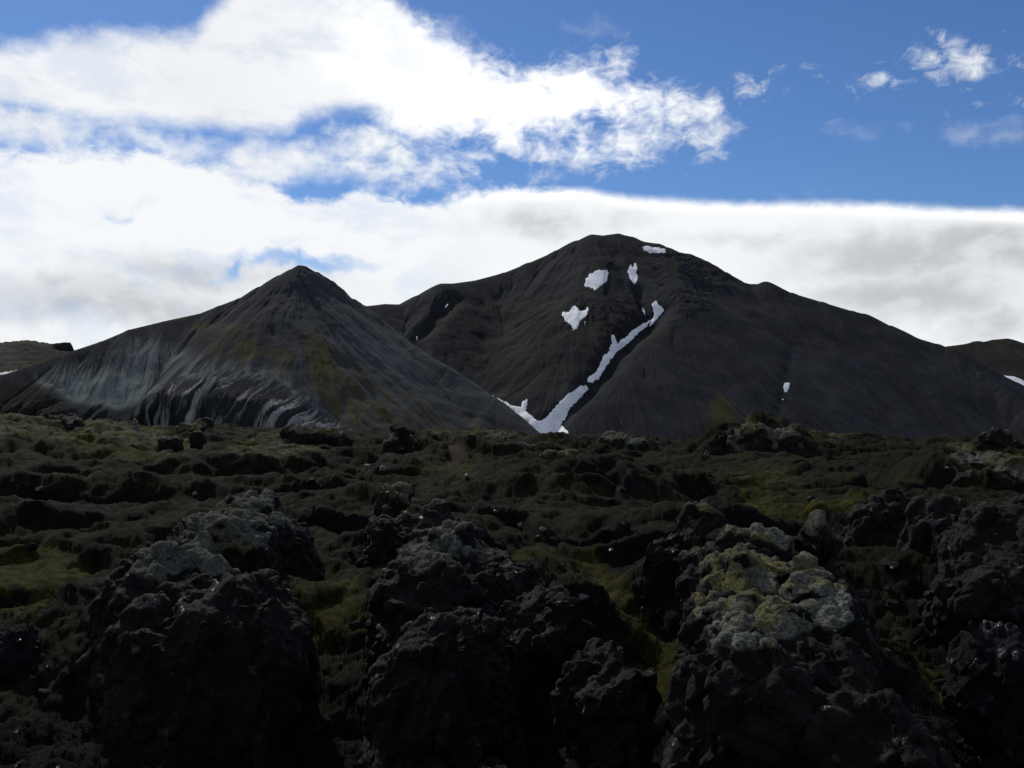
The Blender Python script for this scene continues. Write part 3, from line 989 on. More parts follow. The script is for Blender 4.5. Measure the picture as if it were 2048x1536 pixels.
# mounds and hollows: pixel column, distance, half width m, half depth m, height m, bearing of the long axis
MOUNDS = [
    (40, 88, 11, 9, 0.9, 0.0), (250, 80, 8, 6, 0.5, 0.3), (560, 74, 8, 5, 1.3, 0.2), (200, 62, 12, 3.0, 1.0, -0.1), (60, 48, 6, 4.0, 1.1, 0.1),
    (1010, 84, 7, 5, 1.0, 0.0), (1180, 90, 5.5, 4, 1.2, 0.0), (1500, 90, 5.0, 4.5, 1.9, 0.0), (1650, 92, 8, 4.0, 0.8, 0.0), (1960, 70, 5, 4, 1.5, 0.1),
    (1100, 60, 7, 4.5, 1.4, 0.2), (880, 66, 5, 4, 0.5, 0.0), (1830, 78, 6, 4, 0.6, 0.0), (640, 52, 5, 5, 0.8, 0.1), (1500, 58, 7, 5, -0.9, 0.0),
    (1320, 46, 4, 4, 0.8, 0.0), (1680, 52, 5, 5, 0.9, 0.2), (420, 44, 5, 3, 0.8, 0.2), (1230, 36, 3.5, 3, -0.6, 0.0), (1000, 44, 3.5, 3, 0.7, 0.0),
    (90, 30, 3.5, 5, -0.5, 0.0), (690, 26, 2.4, 4, -0.4, 0.0), (1260, 22, 1.6, 4, -0.3, 0.1), (1880, 22, 2.2, 4, 0.4, 0.0), (1990, 14, 1.4, 2.0, 1.0, 0.0),
    (380, 28, 4.6, 5, 1.5, 0.0), (930, 26, 3.6, 5, 1.4, 0.0), (820, 37, 3, 3, 1.0, 0.0), (1560, 20, 3.4, 5, 1.4, 0.0), (1900, 33, 6, 4, 1.4, 0.0), (1390, 31, 2.4, 3, 1.0, 0.0), (600, 17, 2.0, 1.8, 0.8, 0.0), (800, 87.5, 4, 2, 0.6, 0.0), (1995, 92, 4, 2, 0.5, 0.0), (1441, 88, 3, 2, 0.6, 0.0), (620, 94, 5, 2, 0.5, 0.0), (390, 95, 5, 2, 0.6, 0.0), (120, 97, 6, 2, 0.5, 0.0), (1180, 27, 1.6, 2.2, 0.9, 0.0), (1150, 19, 1.2, 1.8, 1.0, 0.0), (200, 20, 2.4, 2.0, 0.9, 0.0), (1840, 19, 1.5, 1.5, 0.9, 0.0),
]


def base_height(x, y):
    r = np.hypot(x, y)
    az = np.arctan2(x, y)
    z = np.interp(r, T_R, T_Z)
    # the crest of the field follows the skyline of the lava
    azc = np.clip(az, -0.9, 0.9)
    skx = 1024 + F * np.tan(np.clip(azc, -0.6, 0.6))
    _, sl = ray(skx, np.interp(skx, SKX, SKY) + 12)
    zc = sl * np.cos(azc) * 108
    z = z + (zc - np.interp(108, T_R, T_Z)) * np.exp(-((np.log(np.maximum(r, 1)) - math.log(108)) / 0.22) ** 2)
    for px, rr, hw, hd, ht, rot in MOUNDS:
        a, _ = ray(px, 800)
        az0 = math.atan2(a, 1)
        cx, cy = rr * math.sin(az0), rr * math.cos(az0)
        th = az0 - rot
        ux = (x - cx) * math.cos(th) - (y - cy) * math.sin(th)
        uy = (x - cx) * math.sin(th) + (y - cy) * math.cos(th)
        # steep towards the viewer, gentle behind
        q = (ux / hw) ** 2 + (np.where(uy < 0, uy / (hd * 0.55), uy / (hd * 1.4))) ** 2
        z = z + ht * np.exp(-q * q * 0.8)
    return z


def rough_height(x, y, r):
    near = sstep(r, 4, 10) * sstep(r, 170, 110)
    wx = x + 1.2 * fbm2(x / 5, y / 5, 101, 3)
    wy = y + 1.2 * fbm2(x / 5 + 40, y / 5, 102, 3)
    h = 0.42 * fbm2(wx / 8, wy / 5, 103, 4, 0.55) + 0.16 * ridged2(wx / 4, wy / 3, 109, 3, 0.5)
    f1, f2 = worley2(wx / 3.4, wy / 2.6, 104)
    crack = sstep(f2 - f1, 0.0, 0.45)
    h = h + 0.20 * (crack - 0.7) * np.clip(0.5 + 0.9 * fbm2(x / 14, y / 14, 105, 2), 0, 1.3)
    h = h + 0.10 * (ridged2(wx / 2.1 + 9, wy / 1.5, 106, 4, 0.6) - 0.3) * np.clip(0.5 + fbm2(x / 9, y / 9, 119, 2), 0.1, 1.3)
    h = h + 0.11 * fbm2(x / 1.6, y / 1.2, 107, 5, 0.62)
    ph = y / 7.5 + 1.1 * fbm2(x / 11, y / 11, 115, 3) + 0.25 * np.sin(x / 9.0)
    fr = ph - np.floor(ph)
    step_ = sstep(fr, 0.0, 0.22) * (1 - fr) ** 0.8
    h = h + 1.5 * (step_ - 0.35) * np.clip(0.35 + 1.1 * fbm2(x / 13, y / 10, 116, 2), 0, 1.1) * sstep(r, 22, 34) * (0.55 + 0.45 * sstep(r, 100, 70))
    ph = y / 3.1 + x / 11.0 + 1.0 * fbm2(x / 5, y / 5, 117, 3)
    fr = ph - np.floor(ph)
    h = h + 0.5 * (sstep(fr, 0.0, 0.25) * (1 - fr) - 0.3) * np.clip(0.3 + 1.2 * fbm2(x / 8, y / 7, 118, 2), 0, 1.1) * sstep(r, 14, 20)
    h = h + sstep(r, 55, 80) * (0.20 * fbm2(x / 3.6, y / 2.8, 111, 4, 0.55) + 0.22 * ridged2(x / 7, y / 4, 112, 2))
    h = h + sstep(r, 45, 22) * 0.08 * ridged2(x / 0.7, y / 0.7, 113, 4, 0.6)
    return h * near


def full_height(x, y):
    return base_height(x, y) + rough_height(x, y, np.hypot(x, y)) * np.asarray(calm(x, y))


GREEN = [[(-40, 1120), (60, 1105), (190, 1125), (170, 1200), (90, 1270), (-40, 1280)], [(1130, 1130), (1180, 1120), (1230, 1160), (1330, 1250), (1380, 1400), (1300, 1440), (1230, 1420), (1270, 1330), (1200, 1230)],
         [(620, 1150), (700, 1180), (745, 1220), (740, 1270), (640, 1300), (560, 1260)], [(1480, 990), (1600, 1000), (1800, 1020), (1780, 1060), (1600, 1050), (1480, 1040)],
         [(1810, 1310), (1900, 1390), (2060, 1500), (2060, 1560), (1950, 1540), (1850, 1420)], [(1000, 1120), (1110, 1115), (1130, 1150), (1040, 1150)], [(150, 880), (330, 900), (300, 930), (160, 925)],
         [(1430, 945), (1560, 950), (1620, 985), (1480, 990)], [(830, 930), (960, 935), (940, 960), (840, 955)]]
HERO = []   # outcrop footprints: the floor round them is kept calm


def calm(x, y):
    return 1.0


zb = base_height(GX, GY)
pu, pv = to_px(GX, np.where(GY > 1, GY, 1), zb)
infr = (GY > 1)
green = np.zeros(GX.shape)
for poly in GREEN:
    jn = 16 * fbm2(pu / 60, pv / 40, 121, 3)
    green = np.maximum(green, sstep(in_poly(pu + jn, pv + jn * 0.5, poly), -14, 22) * infr)
pa = np.full(GX.shape, 1e9)
pth = [(930, 872, 104), (945, 885, 96), (900, 905, 88), (915, 920, 82), (880, 945, 74), (840, 955, 70)]
for a, b in zip(pth[:-1], pth[1:]):
    ax, _ = ray(a[0], 800)
    bx, _ = ray(b[0], 800)
    x0, y0, x1, y1 = ax * a[2], a[2], bx * b[2], b[2]
    ex, ey = x1 - x0, y1 - y0
    t = np.clip(((GX - x0) * ex + (GY - y0) * ey) / (ex * ex + ey * ey), 0, 1)
    pa = np.minimum(pa, np.hypot(GX - x0 - t * ex, GY - y0 - t * ey))
path = sstep(pa + 0.3 * fbm2(GX, GY, 131, 2), 0.95, 0.45)
rh = rough_height(GX, GY, GR) * (1 - 0.3 * green) * (1 - 0.8 * path)
GZ = zb + rh


def grid_normals(X, Y, Z):
    dr = np.stack([np.gradient(c, axis=0) for c in (X, Y, Z)], -1)
    dc = np.stack([np.gradient(c, axis=1) for c in (X, Y, Z)], -1)
    n = np.cross(dc, dr)
    n /= np.linalg.norm(n, axis=-1, keepdims=True) + 1e-12
    n[n[..., 2] < 0] *= -1
    return n


N = grid_normals(GX, GY, GZ)
steep = sstep(N[..., 2], 0.82, 0.45)
# cushions of moss and clinker, pushed out along the slope
fade_far = sstep(GR, 150, 110) * sstep(GR, 5, 8)
f1, _ = worley2(GX / 0.34 + fbm2(GX, GY, 141, 2), GY / 0.34, 142)
f1b, _ = worley2(GX / 0.9 + 0.6 * fbm2(GX / 2, GY / 2, 143, 2), GY / 0.9, 144)
pil = (0.03 * (0.55 - f1 * f1) * sstep(GR, 60, 35) + 0.02 * (0.5 - f1b * f1b) + 0.045 * (ridged2(GX / 0.8, GY / 0.6, 145, 4, 0.62) - 0.4)) * (1 - 0.4 * green) * (1 - path)
cl3 = fbm3(np.stack([GX, GY, GZ], -1).reshape(-1, 3) / 0.8, 151, 4, 0.6).reshape(GX.shape)
disp = (pil * (1 - 0.4 * steep) + cl3 * (0.045 + 0.16 * steep)) * fade_far
VX = np.stack([GX, GY, GZ], -1) + N * disp[..., None]
moss = np.clip(0.85 + 0.4 * fbm2(GX / 7, GY / 7, 161, 3) - 0.75 * steep + 0.5 * green + 0.25 * sstep(GR, 50, 90) - 0.8 * sstep(GR, 28, 21), 0, 1)  # moss held back near the viewer, dark lava standing in for shade
pale = np.zeros(GX.shape)
for poly in ([(-60, 830), (150, 838), (300, 862), (430, 905), (330, 930), (160, 915), (-60, 880)], [(1480, 845), (1620, 862), (1760, 872), (1700, 892), (1560, 885)], [(1890, 905), (2080, 895), (2080, 950), (1900, 940)],
             [(470, 885), (600, 872), (700, 900), (600, 925), (450, 925)], [(820, 860), (1080, 862), (1060, 880), (840, 885)]):
    jn = 14 * fbm2(pu / 50, pv / 18, 171, 3)
    pale = np.maximum(pale, sstep(in_poly(pu + jn, pv + jn * 0.4, poly), -8, 14) * infr)
ground = mesh_obj('ground', VX.reshape(-1, 3), grid_faces(*GX.shape, wrap=True), M_GROUND, {'moss': moss.ravel(), 'green': green.ravel(), 'pale': pale.ravel(), 'path': path.ravel()})
tag(ground, kind='structure')


def gz(px, r):
    """height of the field under a pixel column at a distance"""
    a, _ = ray(px, 800)
    az = math.atan2(a, 1)
    i = int(np.argmin(np.abs(rs - r)))
    j = int(np.argmin(np.abs(azs - az)))
    return VX[i, j]


# ------------------------------------------------------------------ lava outcrops
def cubesphere(n):
    g = np.tan(np.linspace(-math.pi / 4, math.pi / 4, n))
    a, b = np.meshgrid(g, g, indexing='ij')
    o = np.ones_like(a)
    fs, vs, off = [], [], 0
    for V in ((o, a, b), (-o, b, a), (b, o, a), (a, -o, b), (a, b, o), (b, a, -o)):
        vs.append(np.stack(V, -1).reshape(-1, 3))
        fs.append(grid_faces(n, n)[:, ::-1] + off)
        off += n * n
    v = np.concatenate(vs)
    f = np.concatenate(fs)
    v /= np.linalg.norm(v, axis=1, keepdims=True)
    key = np.round(v * 1e5).astype(np.int64)
    _, idx, inv = np.unique(key, axis=0, return_index=True, return_inverse=True)
    return v[idx], inv.ravel()[f]




def vert_normals(v, f):
    a, b, c, d = (v[f[:, i]] for i in range(4))
    fn = np.cross(c - a, d - b)
    n = np.zeros_like(v)
    for i in range(4):
        for k in range(3):
            n[:, k] += np.bincount(f[:, i], fn[:, k], len(v))
    return n / (np.linalg.norm(n, axis=1, keepdims=True) + 1e-12)


def pieces(f, nv):
    """faces grouped by connected piece"""
    lab = np.arange(nv)
    while True:
        m = lab[f].min(1)
        new = lab.copy()
        for i in range(4):
            np.minimum.at(new, f[:, i], m)
        new = new[new]
        if (new == lab).all():
            break
        lab = new
    fl = lab[f[:, 0]]
    return [f[fl == k] for k in np.unique(fl)]


def relax(v, f, it):
    cnt = np.zeros(len(v))
    for i in range(4):
        cnt += np.bincount(f[:, i], minlength=len(v)) * 2
    for _ in range(it):
        acc = np.zeros_like(v)
        for i in range(4):
            for k in range(v.shape[1]):
                acc[:, k] += np.bincount(f[:, i], v[f[:, (i + 1) % 4], k] + v[f[:, (i + 3) % 4], k], len(v))
        v = 0.5 * v + 0.5 * acc / cnt[:, None]
    return v


def outcrop(name, label, lobes, res, seed, moss=0.5, blocky=1.0, group=None, cat='lava rock', cushion=0.26, mossdir=(0, 0, 1), mat=None, mossz=0.35, where=None, moss_mat=None):
    """lobes: (x, y, z, rx, ry, rz, heading); the rock is their smoothed union, then broken up"""
    lobes = np.array(lobes, float)
    vol = lobes[:, 3] * lobes[:, 4] * lobes[:, 5]
    c = (lobes[:, :3] * vol[:, None]).sum(0) / vol.sum()
    size = float(np.max(lobes[:, 3:6]))
    dist = float(np.hypot(c[0], c[1]))
    d0, f0 = cubesphere(26)
    d0 = d0 / ((np.abs(d0) ** 2.7).sum(1) ** (1 / 2.7))[:, None]
    vs, fs = [], []
    for i, (lx, ly, lz, rx, ry, rz, h) in enumerate(lobes):
        q = d0 * np.array([rx, ry, rz])
        ch, sh = math.cos(h), math.sin(h)
        vs.append(np.stack([q[:, 0] * ch + q[:, 1] * sh + lx, -q[:, 0] * sh + q[:, 1] * ch + ly, q[:, 2] + lz], -1) - c)
        fs.append(f0 + i * len(d0))
    tmp = mesh_obj('lobe', np.concatenate(vs), np.concatenate(fs), M_LAVA)
    rm = tmp.modifiers.new('remesh', 'REMESH')
    rm.mode = 'VOXEL'
    vox = max(0.028, 0.0012 * dist) if dist > 9 else 0.008
    rm.voxel_size = vox
    ev = tmp.evaluated_get(bpy.context.evaluated_depsgraph_get())
    em = ev.to_mesh()
    v = np.empty(len(em.vertices) * 3, np.float32)
    em.vertices.foreach_get('co', v)
    v = v.reshape(-1, 3).astype(float) + c
    f = np.empty(len(em.loops), np.int32)
    em.loops.foreach_get('vertex_index', f)
    f = f.reshape(-1, 4)
    ev.to_mesh_clear()
    bpy.data.objects.remove(tmp)
    v = relax(v, f, int(np.clip(size / vox / 8, 3, 14)))
    res = int(math.sqrt(len(v) / 6))
    sc = min(1.0, size / 2.2)
    # big broken faces
    n = vert_normals(v, f)
    o = seed * 13.7
    v = v + n * (0.30 * sc * fbm3(v / (1.5 * sc) + o, seed, 3, 0.5))[:, None]
    n = vert_normals(v, f)
    f1, f2 = worley3((v + 0.25 * sc * np.stack([vnoise3(v / (0.6 * sc) + o + k * 9, seed + k) for k in range(3)], -1)) * np.array([1, 1, 0.7]) / (0.95 * sc) + o, seed)
    v = v + n * (blocky * 0.16 * sc * (sstep(f2 - f1, 0.0, 0.3) - 0.75))[:, None]
    n = vert_normals(v, f)
    # broken blocks: each cell stands a little in or out, with a crack between
    for cell, am, k in ((0.66, 0.22, 5), (0.30, 0.07, 6)):
        wq = v * np.array([1, 1, 0.5]) + 0.25 * cell * sc * np.stack([vnoise3(v / (0.5 * cell * sc) + o + j * 9, seed + j + k) for j in range(3)], -1)
        f1, f2, cid = worley3(wq / (cell * sc) + o, seed + k, True)
        v = v + n * (blocky * am * sc * ((cid - 0.5) * sstep(f2 - f1, 0.0, 0.12) + 0.16 * (sstep(f2 - f1, 0.0, 0.16) - 0.8)))[:, None]
    n = vert_normals(v, f)
    # flat fracture faces: slice the bulges off with small tilted planes
    rr_ = np.random.default_rng(seed)
    n = vert_normals(v, f)
    for cut_n, R0 in ((int(90 + res * 0.9), 0.75 * sc), (int(160 + res * 2.2), 0.34 * sc)):
        ids = rr_.integers(0, len(v), cut_n)
        tilt = rr_.normal(0, 0.30, (cut_n, 3))
        for q_i, tl in zip(ids, tilt):
            pc = v[q_i]
            qn = n[q_i] + tl
            qn /= np.linalg.norm(qn)
            near = np.nonzero((np.abs(v - pc) < R0).all(1))[0]
            if not len(near):
                continue
            dv = v[near] - pc
            e = np.clip(dv @ qn + 0.05 * R0, 0, 0.28 * R0)
            wgt = sstep(np.linalg.norm(dv, axis=1), R0, R0 * 0.7)
            v[near] -= qn * (e * wgt * 0.95)[:, None]
    n = vert_normals(v, f)
    rg = 0
    for k in range(4):
        rg = rg + 0.6 ** k * (1 - 2.2 * np.abs(vnoise3(v * np.array([1, 1, 0.55]) / (0.42 * sc) * 2 ** k + o + 3.1 * k, seed + 45 + k)))
    v = v + n * (0.028 * sc * (rg - 0.5) + 0.026 * sc * fbm3(v / (0.16 * sc) + o, seed + 9, 3, 0.65))[:, None]
    if moss > 0:
        root = bpy.data.objects.new(name, None)
        col.objects.link(root)
        mesh_obj('rock_body', v - c, f, mat or M_LAVA, parent=root)
    else:
        root = mesh_obj(name, v - c, f, mat or M_LAVA)
    root.location = c
    tag(root, label, cat, group)
    if moss > 0:
        n = vert_normals(v, f)
        # smooth the slope reading so whole tops carry moss
        ns = n.copy()
        for _ in range(10):
            acc = np.zeros_like(ns)
            cnt = np.zeros(len(ns))
            for i in range(4):
                for k in range(3):
                    acc[:, k] += np.bincount(f[:, i], ns[f[:, (i + 1) % 4], k] + ns[f[:, (i + 3) % 4], k], len(ns))
                cnt += np.bincount(f[:, i], minlength=len(ns)) * 2
            ns = acc / cnt[:, None]
        up = (ns * np.array(mossdir)).sum(1) / np.linalg.norm(mossdir)
        mk = up - mossz + 0.5 * (moss - 0.5) + 0.35 * fbm3(v / (0.9 * sc) + o, seed + 20, 4, 0.6)
        if where is not None:
            mu, mv_ = to_px(v[:, 0], v[:, 1], v[:, 2])
            jit = 26 * fbm3(v / (0.8 * sc) + o, seed + 33, 4, 0.6)
            mk = np.minimum(mk, 0.45) - 0.9 * sstep(in_poly(mu + jit, mv_ + jit, where), 14, -40)
        f1, f2 = worley3((v + 0.09 * np.stack([vnoise3(v / 0.2 + k * 5, seed + 30 + k) for k in range(3)], -1)) / (cushion * sc) * np.array([0.7, 1.1, 1.2]) + o, seed + 21)
        g1, _ = worley3(v / (cushion * sc * 0.38) + o, seed + 24)
        varc = np.clip(0.6 + 0.7 * fbm3(v / (1.1 * sc) + o, seed + 27, 2), 0.1, 1.3)
        h = sstep(mk, -0.1, 0.3) * (0.055 + varc * cushion / 0.3 * (0.06 * (0.75 - f1 * f1 * 1.1) + 0.035 * sstep(f2 - f1, 0.0, 0.4)) + 0.03 * (0.6 - g1) + 0.02 * fbm3(v / (0.12 * sc) + o, seed + 28, 3, 0.6)) * sc - 0.045 * sc
        nn = ns * 0.6 + n * 0.4 + np.array([0, 0, 0.15])
        nn /= np.linalg.norm(nn, axis=1, keepdims=True)
        mv = v + nn * h[:, None]
        keep = mk > -0.12
        fk = f[keep[f].all(1)]
        if len(fk):
            for fp in pieces(fk, len(v)):
                if len(fp) < max(60, 0.03 * len(fk)):
                    continue
                used, inv = np.unique(fp, return_inverse=True)
                mesh_obj('moss_cap', mv[used] - c, inv.reshape(-1, 4), moss_mat or M_MOSS, {'thick': sstep(mk[used], -0.05, 0.45)}, parent=root)
    return root


def L(px, py, r, rx, ry, rz, h=0.0):
    """a lobe whose TOP shows at the pixel, at a distance"""
    a, _ = ray(px, 800)
    q = P(px, py, r * math.cos(math.atan2(a, 1)))
    return (q[0], q[1], q[2] - rz, rx, ry, rz, h + math.atan2(a, 1))


outcrop('lava_outcrop', 'long dark lava ridge on the left with a grey-green moss strip along its crest',
        [L(500, 985, 35, 1.6, 2.2, 3.0), L(440, 1030, 31, 1.9, 2.4, 3.0), L(350, 1110, 26, 2.0, 2.4, 2.9), L(560, 1030, 33, 1.4, 2.2, 3.2), L(450, 1170, 24, 2.0, 2.2, 2.8), L(330, 1200, 23.5, 1.3, 1.5, 2.6)], 230, 3, 0.85, where=[(470, 960), (580, 985), (560, 1050), (500, 1110), (430, 1150), (270, 1150), (270, 1080), (400, 1000)], moss_mat=M_MOSS_GREY)
outcrop('lava_outcrop', 'dark lava knob with a yellow-green mossy top at the middle, behind the pale-capped one',
        [L(800, 968, 39, 1.0, 1.4, 2.4), L(850, 1010, 37, 1.5, 1.6, 2.2), L(790, 1040, 36, 1.2, 1.4, 2.2), L(930, 1040, 38, 1.4, 1.6, 1.8)], 150, 5, 0.75, where=[(740, 1010), (790, 945), (860, 960), (890, 1000), (820, 1030)])
outcrop('lava_outcrop', 'massive dark lava outcrop at the centre capped with pale grey moss',
        [L(900, 1050, 28, 1.7, 1.6, 2.8), L(980, 1090, 27, 1.5, 1.6, 2.8), L(870, 1120, 25, 1.5, 1.6, 2.8), L(900, 1220, 21.5, 1.5, 1.5, 2.4), L(850, 1260, 20.5, 1.1, 1.2, 2.2), L(1060, 1180, 24, 1.2, 1.5, 2.6)], 230, 7, 0.85, where=[(790, 1120), (840, 1040), (930, 1025), (1010, 1070), (1010, 1110), (930, 1125), (860, 1150)], moss_mat=M_MOSS_GREY)
outcrop('lava_outcrop', 'big lava hump on the right, its knobbly back covered in grey and yellow moss cushions',
        [L(1490, 1060, 23.5, 1.35, 1.8, 2.6), L(1530, 1110, 20.5, 1.5, 2.0, 2.6), L(1520, 1190, 17.6, 1.45, 1.8, 2.6), L(1500, 1275, 15.6, 1.1, 1.2, 2.2), L(1640, 1150, 19.5, 0.95, 1.6, 2.4), L(1640, 1280, 16.5, 1.1, 1.3, 2.2), L(1720, 1380, 15, 1.1, 1.2, 2.0)], 270, 11, 0.85, where=[(1370, 1180), (1400, 1090), (1470, 1040), (1560, 1050), (1610, 1090), (1690, 1180), (1720, 1260), (1600, 1250), (1540, 1285), (1430, 1290), (1400, 1230)], moss_mat=M_MOSS_RICH)
outcrop('lava_rock', 'blocky lava rock standing against the right back of the mossy hump',
        [L(1650, 1046, 24, 0.75, 0.8, 2.0), L(1680, 1075, 23.5, 0.6, 0.8, 2.0)], 110, 13, 0.45)
outcrop('lava_outcrop', 'dark craggy lava knob behind the left shoulder of the mossy hump',
        [L(1400, 1012, 33, 1.1, 1.3, 2.4), L(1350, 1060, 31, 1.2, 1.3, 2.2), L(1420, 1090, 28, 1.0, 1.2, 2.0)], 130, 17, 0.2)
outcrop('lava_cliff', 'broad near-black lava wall at the right edge with shiny broken stones on its rim',
        [L(1790, 1000, 36, 1.9, 2.2, 3.2), L(1900, 1010, 34, 1.9, 2.0, 3.2), L(2010, 1025, 32, 2.0, 2.2, 3.4), L(2130, 1000, 33, 2.5, 2.5, 3.5), L(1960, 1110, 29, 1.6, 1.5, 2.6)], 200, 19, 0.0)
outcrop('lava_boulder', 'wet glistening black boulder low at the right edge',
        [L(1985, 1262, 19, 0.8, 0.8, 1.2), L(2050, 1290, 18.6, 0.6, 0.7, 1.2)], 110, 23, 0.0, cat='boulder', mat=M_WET)
outcrop('lava_rock', 'rugged black pinnacle standing on the lava skyline at the far right',
        [L(1995, 857, 92, 1.5, 1.2, 2.0), L(1965, 872, 92, 1.1, 1.0, 1.6), L(2020, 872, 92, 1.0, 1.0, 1.6)], 80, 29, 0.1)
outcrop('lava_rock', 'ragged lava tower with mossy crown on the skyline left of the snow',
        [L(800, 852, 88, 1.2, 1.0, 2.0), L(785, 868, 86, 1.0, 1.0, 1.6), L(822, 874, 87, 0.9, 1.0, 1.4)], 80, 31, 0.5)
outcrop('lava_rock', 'black double-pronged lava crag at the left end of the dark skyline mound',
        [L(1441, 850, 88, 0.7, 0.7, 2.6), L(1460, 853, 88, 0.5, 0.6, 2.4), L(1430, 868, 87, 0.9, 0.9, 2.4)], 80, 37, 0.1)
outcrop('lava_outcrop', 'rounded mossy skyline mound with a black overhanging front, right of the snow valley',
        [L(1510, 852, 88, 2.2, 2.2, 3.4), L(1560, 862, 89, 2.2, 2.2, 3.2), L(1480, 864, 87.5, 1.6, 1.6, 3.2)], 120, 41, 0.62, cushion=0.5)
outcrop('lava_outcrop', 'dark humped lava mass on the skyline at the foot of the snow',
        [L(1230, 869, 90, 2.4, 2.0, 2.6), L(1170, 872, 91, 2.4, 2.0, 2.2), L(1270, 880, 89, 1.4, 1.6, 2.6)], 120, 43, 0.35, cushion=0.5)
outcrop('lava_outcrop', 'low yellow-green mossy hummock near the right edge below the skyline',
        [L(1960, 908, 70, 2.6, 2.0, 1.9), L(2030, 918, 69, 2.2, 2.0, 1.7), L(1910, 925, 69, 1.4, 1.5, 1.5)], 120, 47, 0.85, cushion=0.45)
outcrop('lava_outcrop', 'low mossy lava hump with a shadowed front under the centre skyline',
        [L(1000, 868, 92, 1.6, 1.6, 1.6), L(1040, 890, 85, 2.2, 1.8, 1.6), L(1120, 905, 82, 2.6, 1.8, 1.8)], 110, 53, 0.5, cushion=0.5)
outcrop('lava_rock', 'leaning pointed pale slab on the rim of the black wall',
        [L(1886, 1012, 32.5, 0.22, 0.2, 0.75), L(1872, 1030, 32.4, 0.25, 0.25, 0.6)], 60, 59, 0.0, blocky=0.4, mat=M_SLAB)
outcrop('lava_boulder', 'wet shiny stone among the dark rocks at the left edge',
        [L(45, 1246, 21, 0.35, 0.35, 0.5), L(20, 1262, 21, 0.4, 0.4, 0.5)], 70, 61, 0.0, cat='boulder', mat=M_WET)
outcrop('lava_rock', 'pale lichen-crusted stone tip poking up at the bottom centre',
        [L(958, 1492, 6.4, 0.11, 0.11, 0.30), L(938, 1506, 6.4, 0.15, 0.14, 0.4), L(990, 1508, 6.4, 0.13, 0.12, 0.4), L(1020, 1528, 6.4, 0.08, 0.1, 0.4)], 90, 67, 0.9, cushion=0.5)
outcrop('lava_rock', 'dark rock hummock in the green gully between the two big front outcrops',
        [L(1190, 1290, 20.5, 0.8, 0.8, 1.2), L(1240, 1330, 19.5, 0.7, 0.8, 1.1)], 90, 71, 0.0)
outcrop('lava_rock', 'low dark lava bulge below the pale bluff at the left skyline',
        [L(110, 828, 98, 1.6, 1.4, 1.6), L(140, 836, 97, 1.2, 1.2, 1.4)], 70, 73, 0.3)
outcrop('lava_rock', 'small mossy lava lump on the skyline just right of the stone cairn gap',
        [L(410, 834, 97, 1.0, 0.9, 1.4), L(380, 846, 96, 1.4, 1.2, 1.4)], 70, 79, 0.6)
outcrop('lava_rock', 'dark bouldery block in the shadowed dip under the left skyline',
        [L(395, 862, 84, 0.6, 0.6, 0.8), L(340, 872, 84, 1.0, 0.9, 0.9)], 70, 83, 0.1)
outcrop('lava_rock', 'long low lava step with mossy top on the left skyline below the bluff',
        [L(610, 850, 94, 1.8, 1.4, 1.6), L(660, 858, 93, 2.0, 1.4, 1.6), L(580, 846, 95, 0.9, 0.9, 1.4)], 80, 89, 0.45)


# ------------------------------------------------------------------ single stones that catch the eye
def stone_mesh(seed, n, sx, sy, sz):
    d, f = cubesphere(n)
    r = 1 + 0.28 * fbm3(d * 1.3 + seed * 3.1, seed, 3)
    v = d * r[:, None]
    for k in range(7):                       # knock flat faces off
        q = np.random.default_rng(seed * 31 + k).normal(size=3)
        q /= np.linalg.norm(q)
        e = v @ q - 0.72
        v = v - np.maximum(e, 0)[:, None] * q * 0.85
    return v * np.array([sx, sy, sz]), f


def on_ground(px, py):
    """first point of the field under a pixel"""
    a, b = ray(px, py)
    az = math.atan2(a, 1)
    te = b / math.hypot(a, 1)
    j = int(np.argmin(np.abs(azs - az)))
    colz = VX[:, j, 2]
    rr = np.hypot(VX[:, j, 0], VX[:, j, 1])
    k = np.nonzero((rr > 9) & (colz >= te * rr))[0]
    return VX[k[0], j] if len(k) else VX[600, j]


def stone(px, py, size, mat, label, seed, flat=0.7, cat='stone', lift=0.25):
    q = on_ground(px, py)
    v, f = stone_mesh(seed, 18, size, size * 0.8, size * flat)
    o = mesh_obj('stone', v, f, mat)
    o.location = (q[0], q[1], q[2] + size * lift)
    o.rotation_euler = (0.3 * math.sin(seed), 0.3 * math.cos(seed * 2.0), seed)
    return tag(o, label, cat)


stone(1043, 1058, 0.20, M_PINK, 'pale rosy stone in the hollow right of the grey-capped centre outcrop', 1)
stone(1085, 1068, 0.17, M_PINK, 'second rosy stone, right of the first in the centre hollow', 2)
stone(1075, 1082, 0.11, M_PALE, 'small whitish stone just below the two rosy ones', 3)
stone(1166, 1206, 0.14, M_PINK, 'rosy stone on the edge of the green gully at the centre', 4)
stone(766, 944, 0.30, M_PALE, 'bluish white stone in the dark dip below the skyline tower', 5)
stone(738, 936, 0.28, M_BROWN, 'brownish stone left of the bluish white one below the tower', 6)
stone(1660, 918, 0.32, M_WET, 'shiny stone glinting at the foot of the skyline mound', 7)
stone(1188, 1302, 0.14, M_WET, 'wet glinting stone in front of the dark hummock', 8)
stone(1300, 938, 0.30, M_WET, 'wet stone glinting behind the path below the dark humped mass', 9)
stone(390, 995, 0.16, M_PALE, 'small pale stone on the brown slope behind the left ridge', 10)
stone(1755, 1002, 0.18, M_WET, 'glinting wet stone on the left end of the black wall rim', 11)
stone(1945, 1042, 0.22, M_WET, 'bright wet chip on the black wall rim near the right edge', 12)

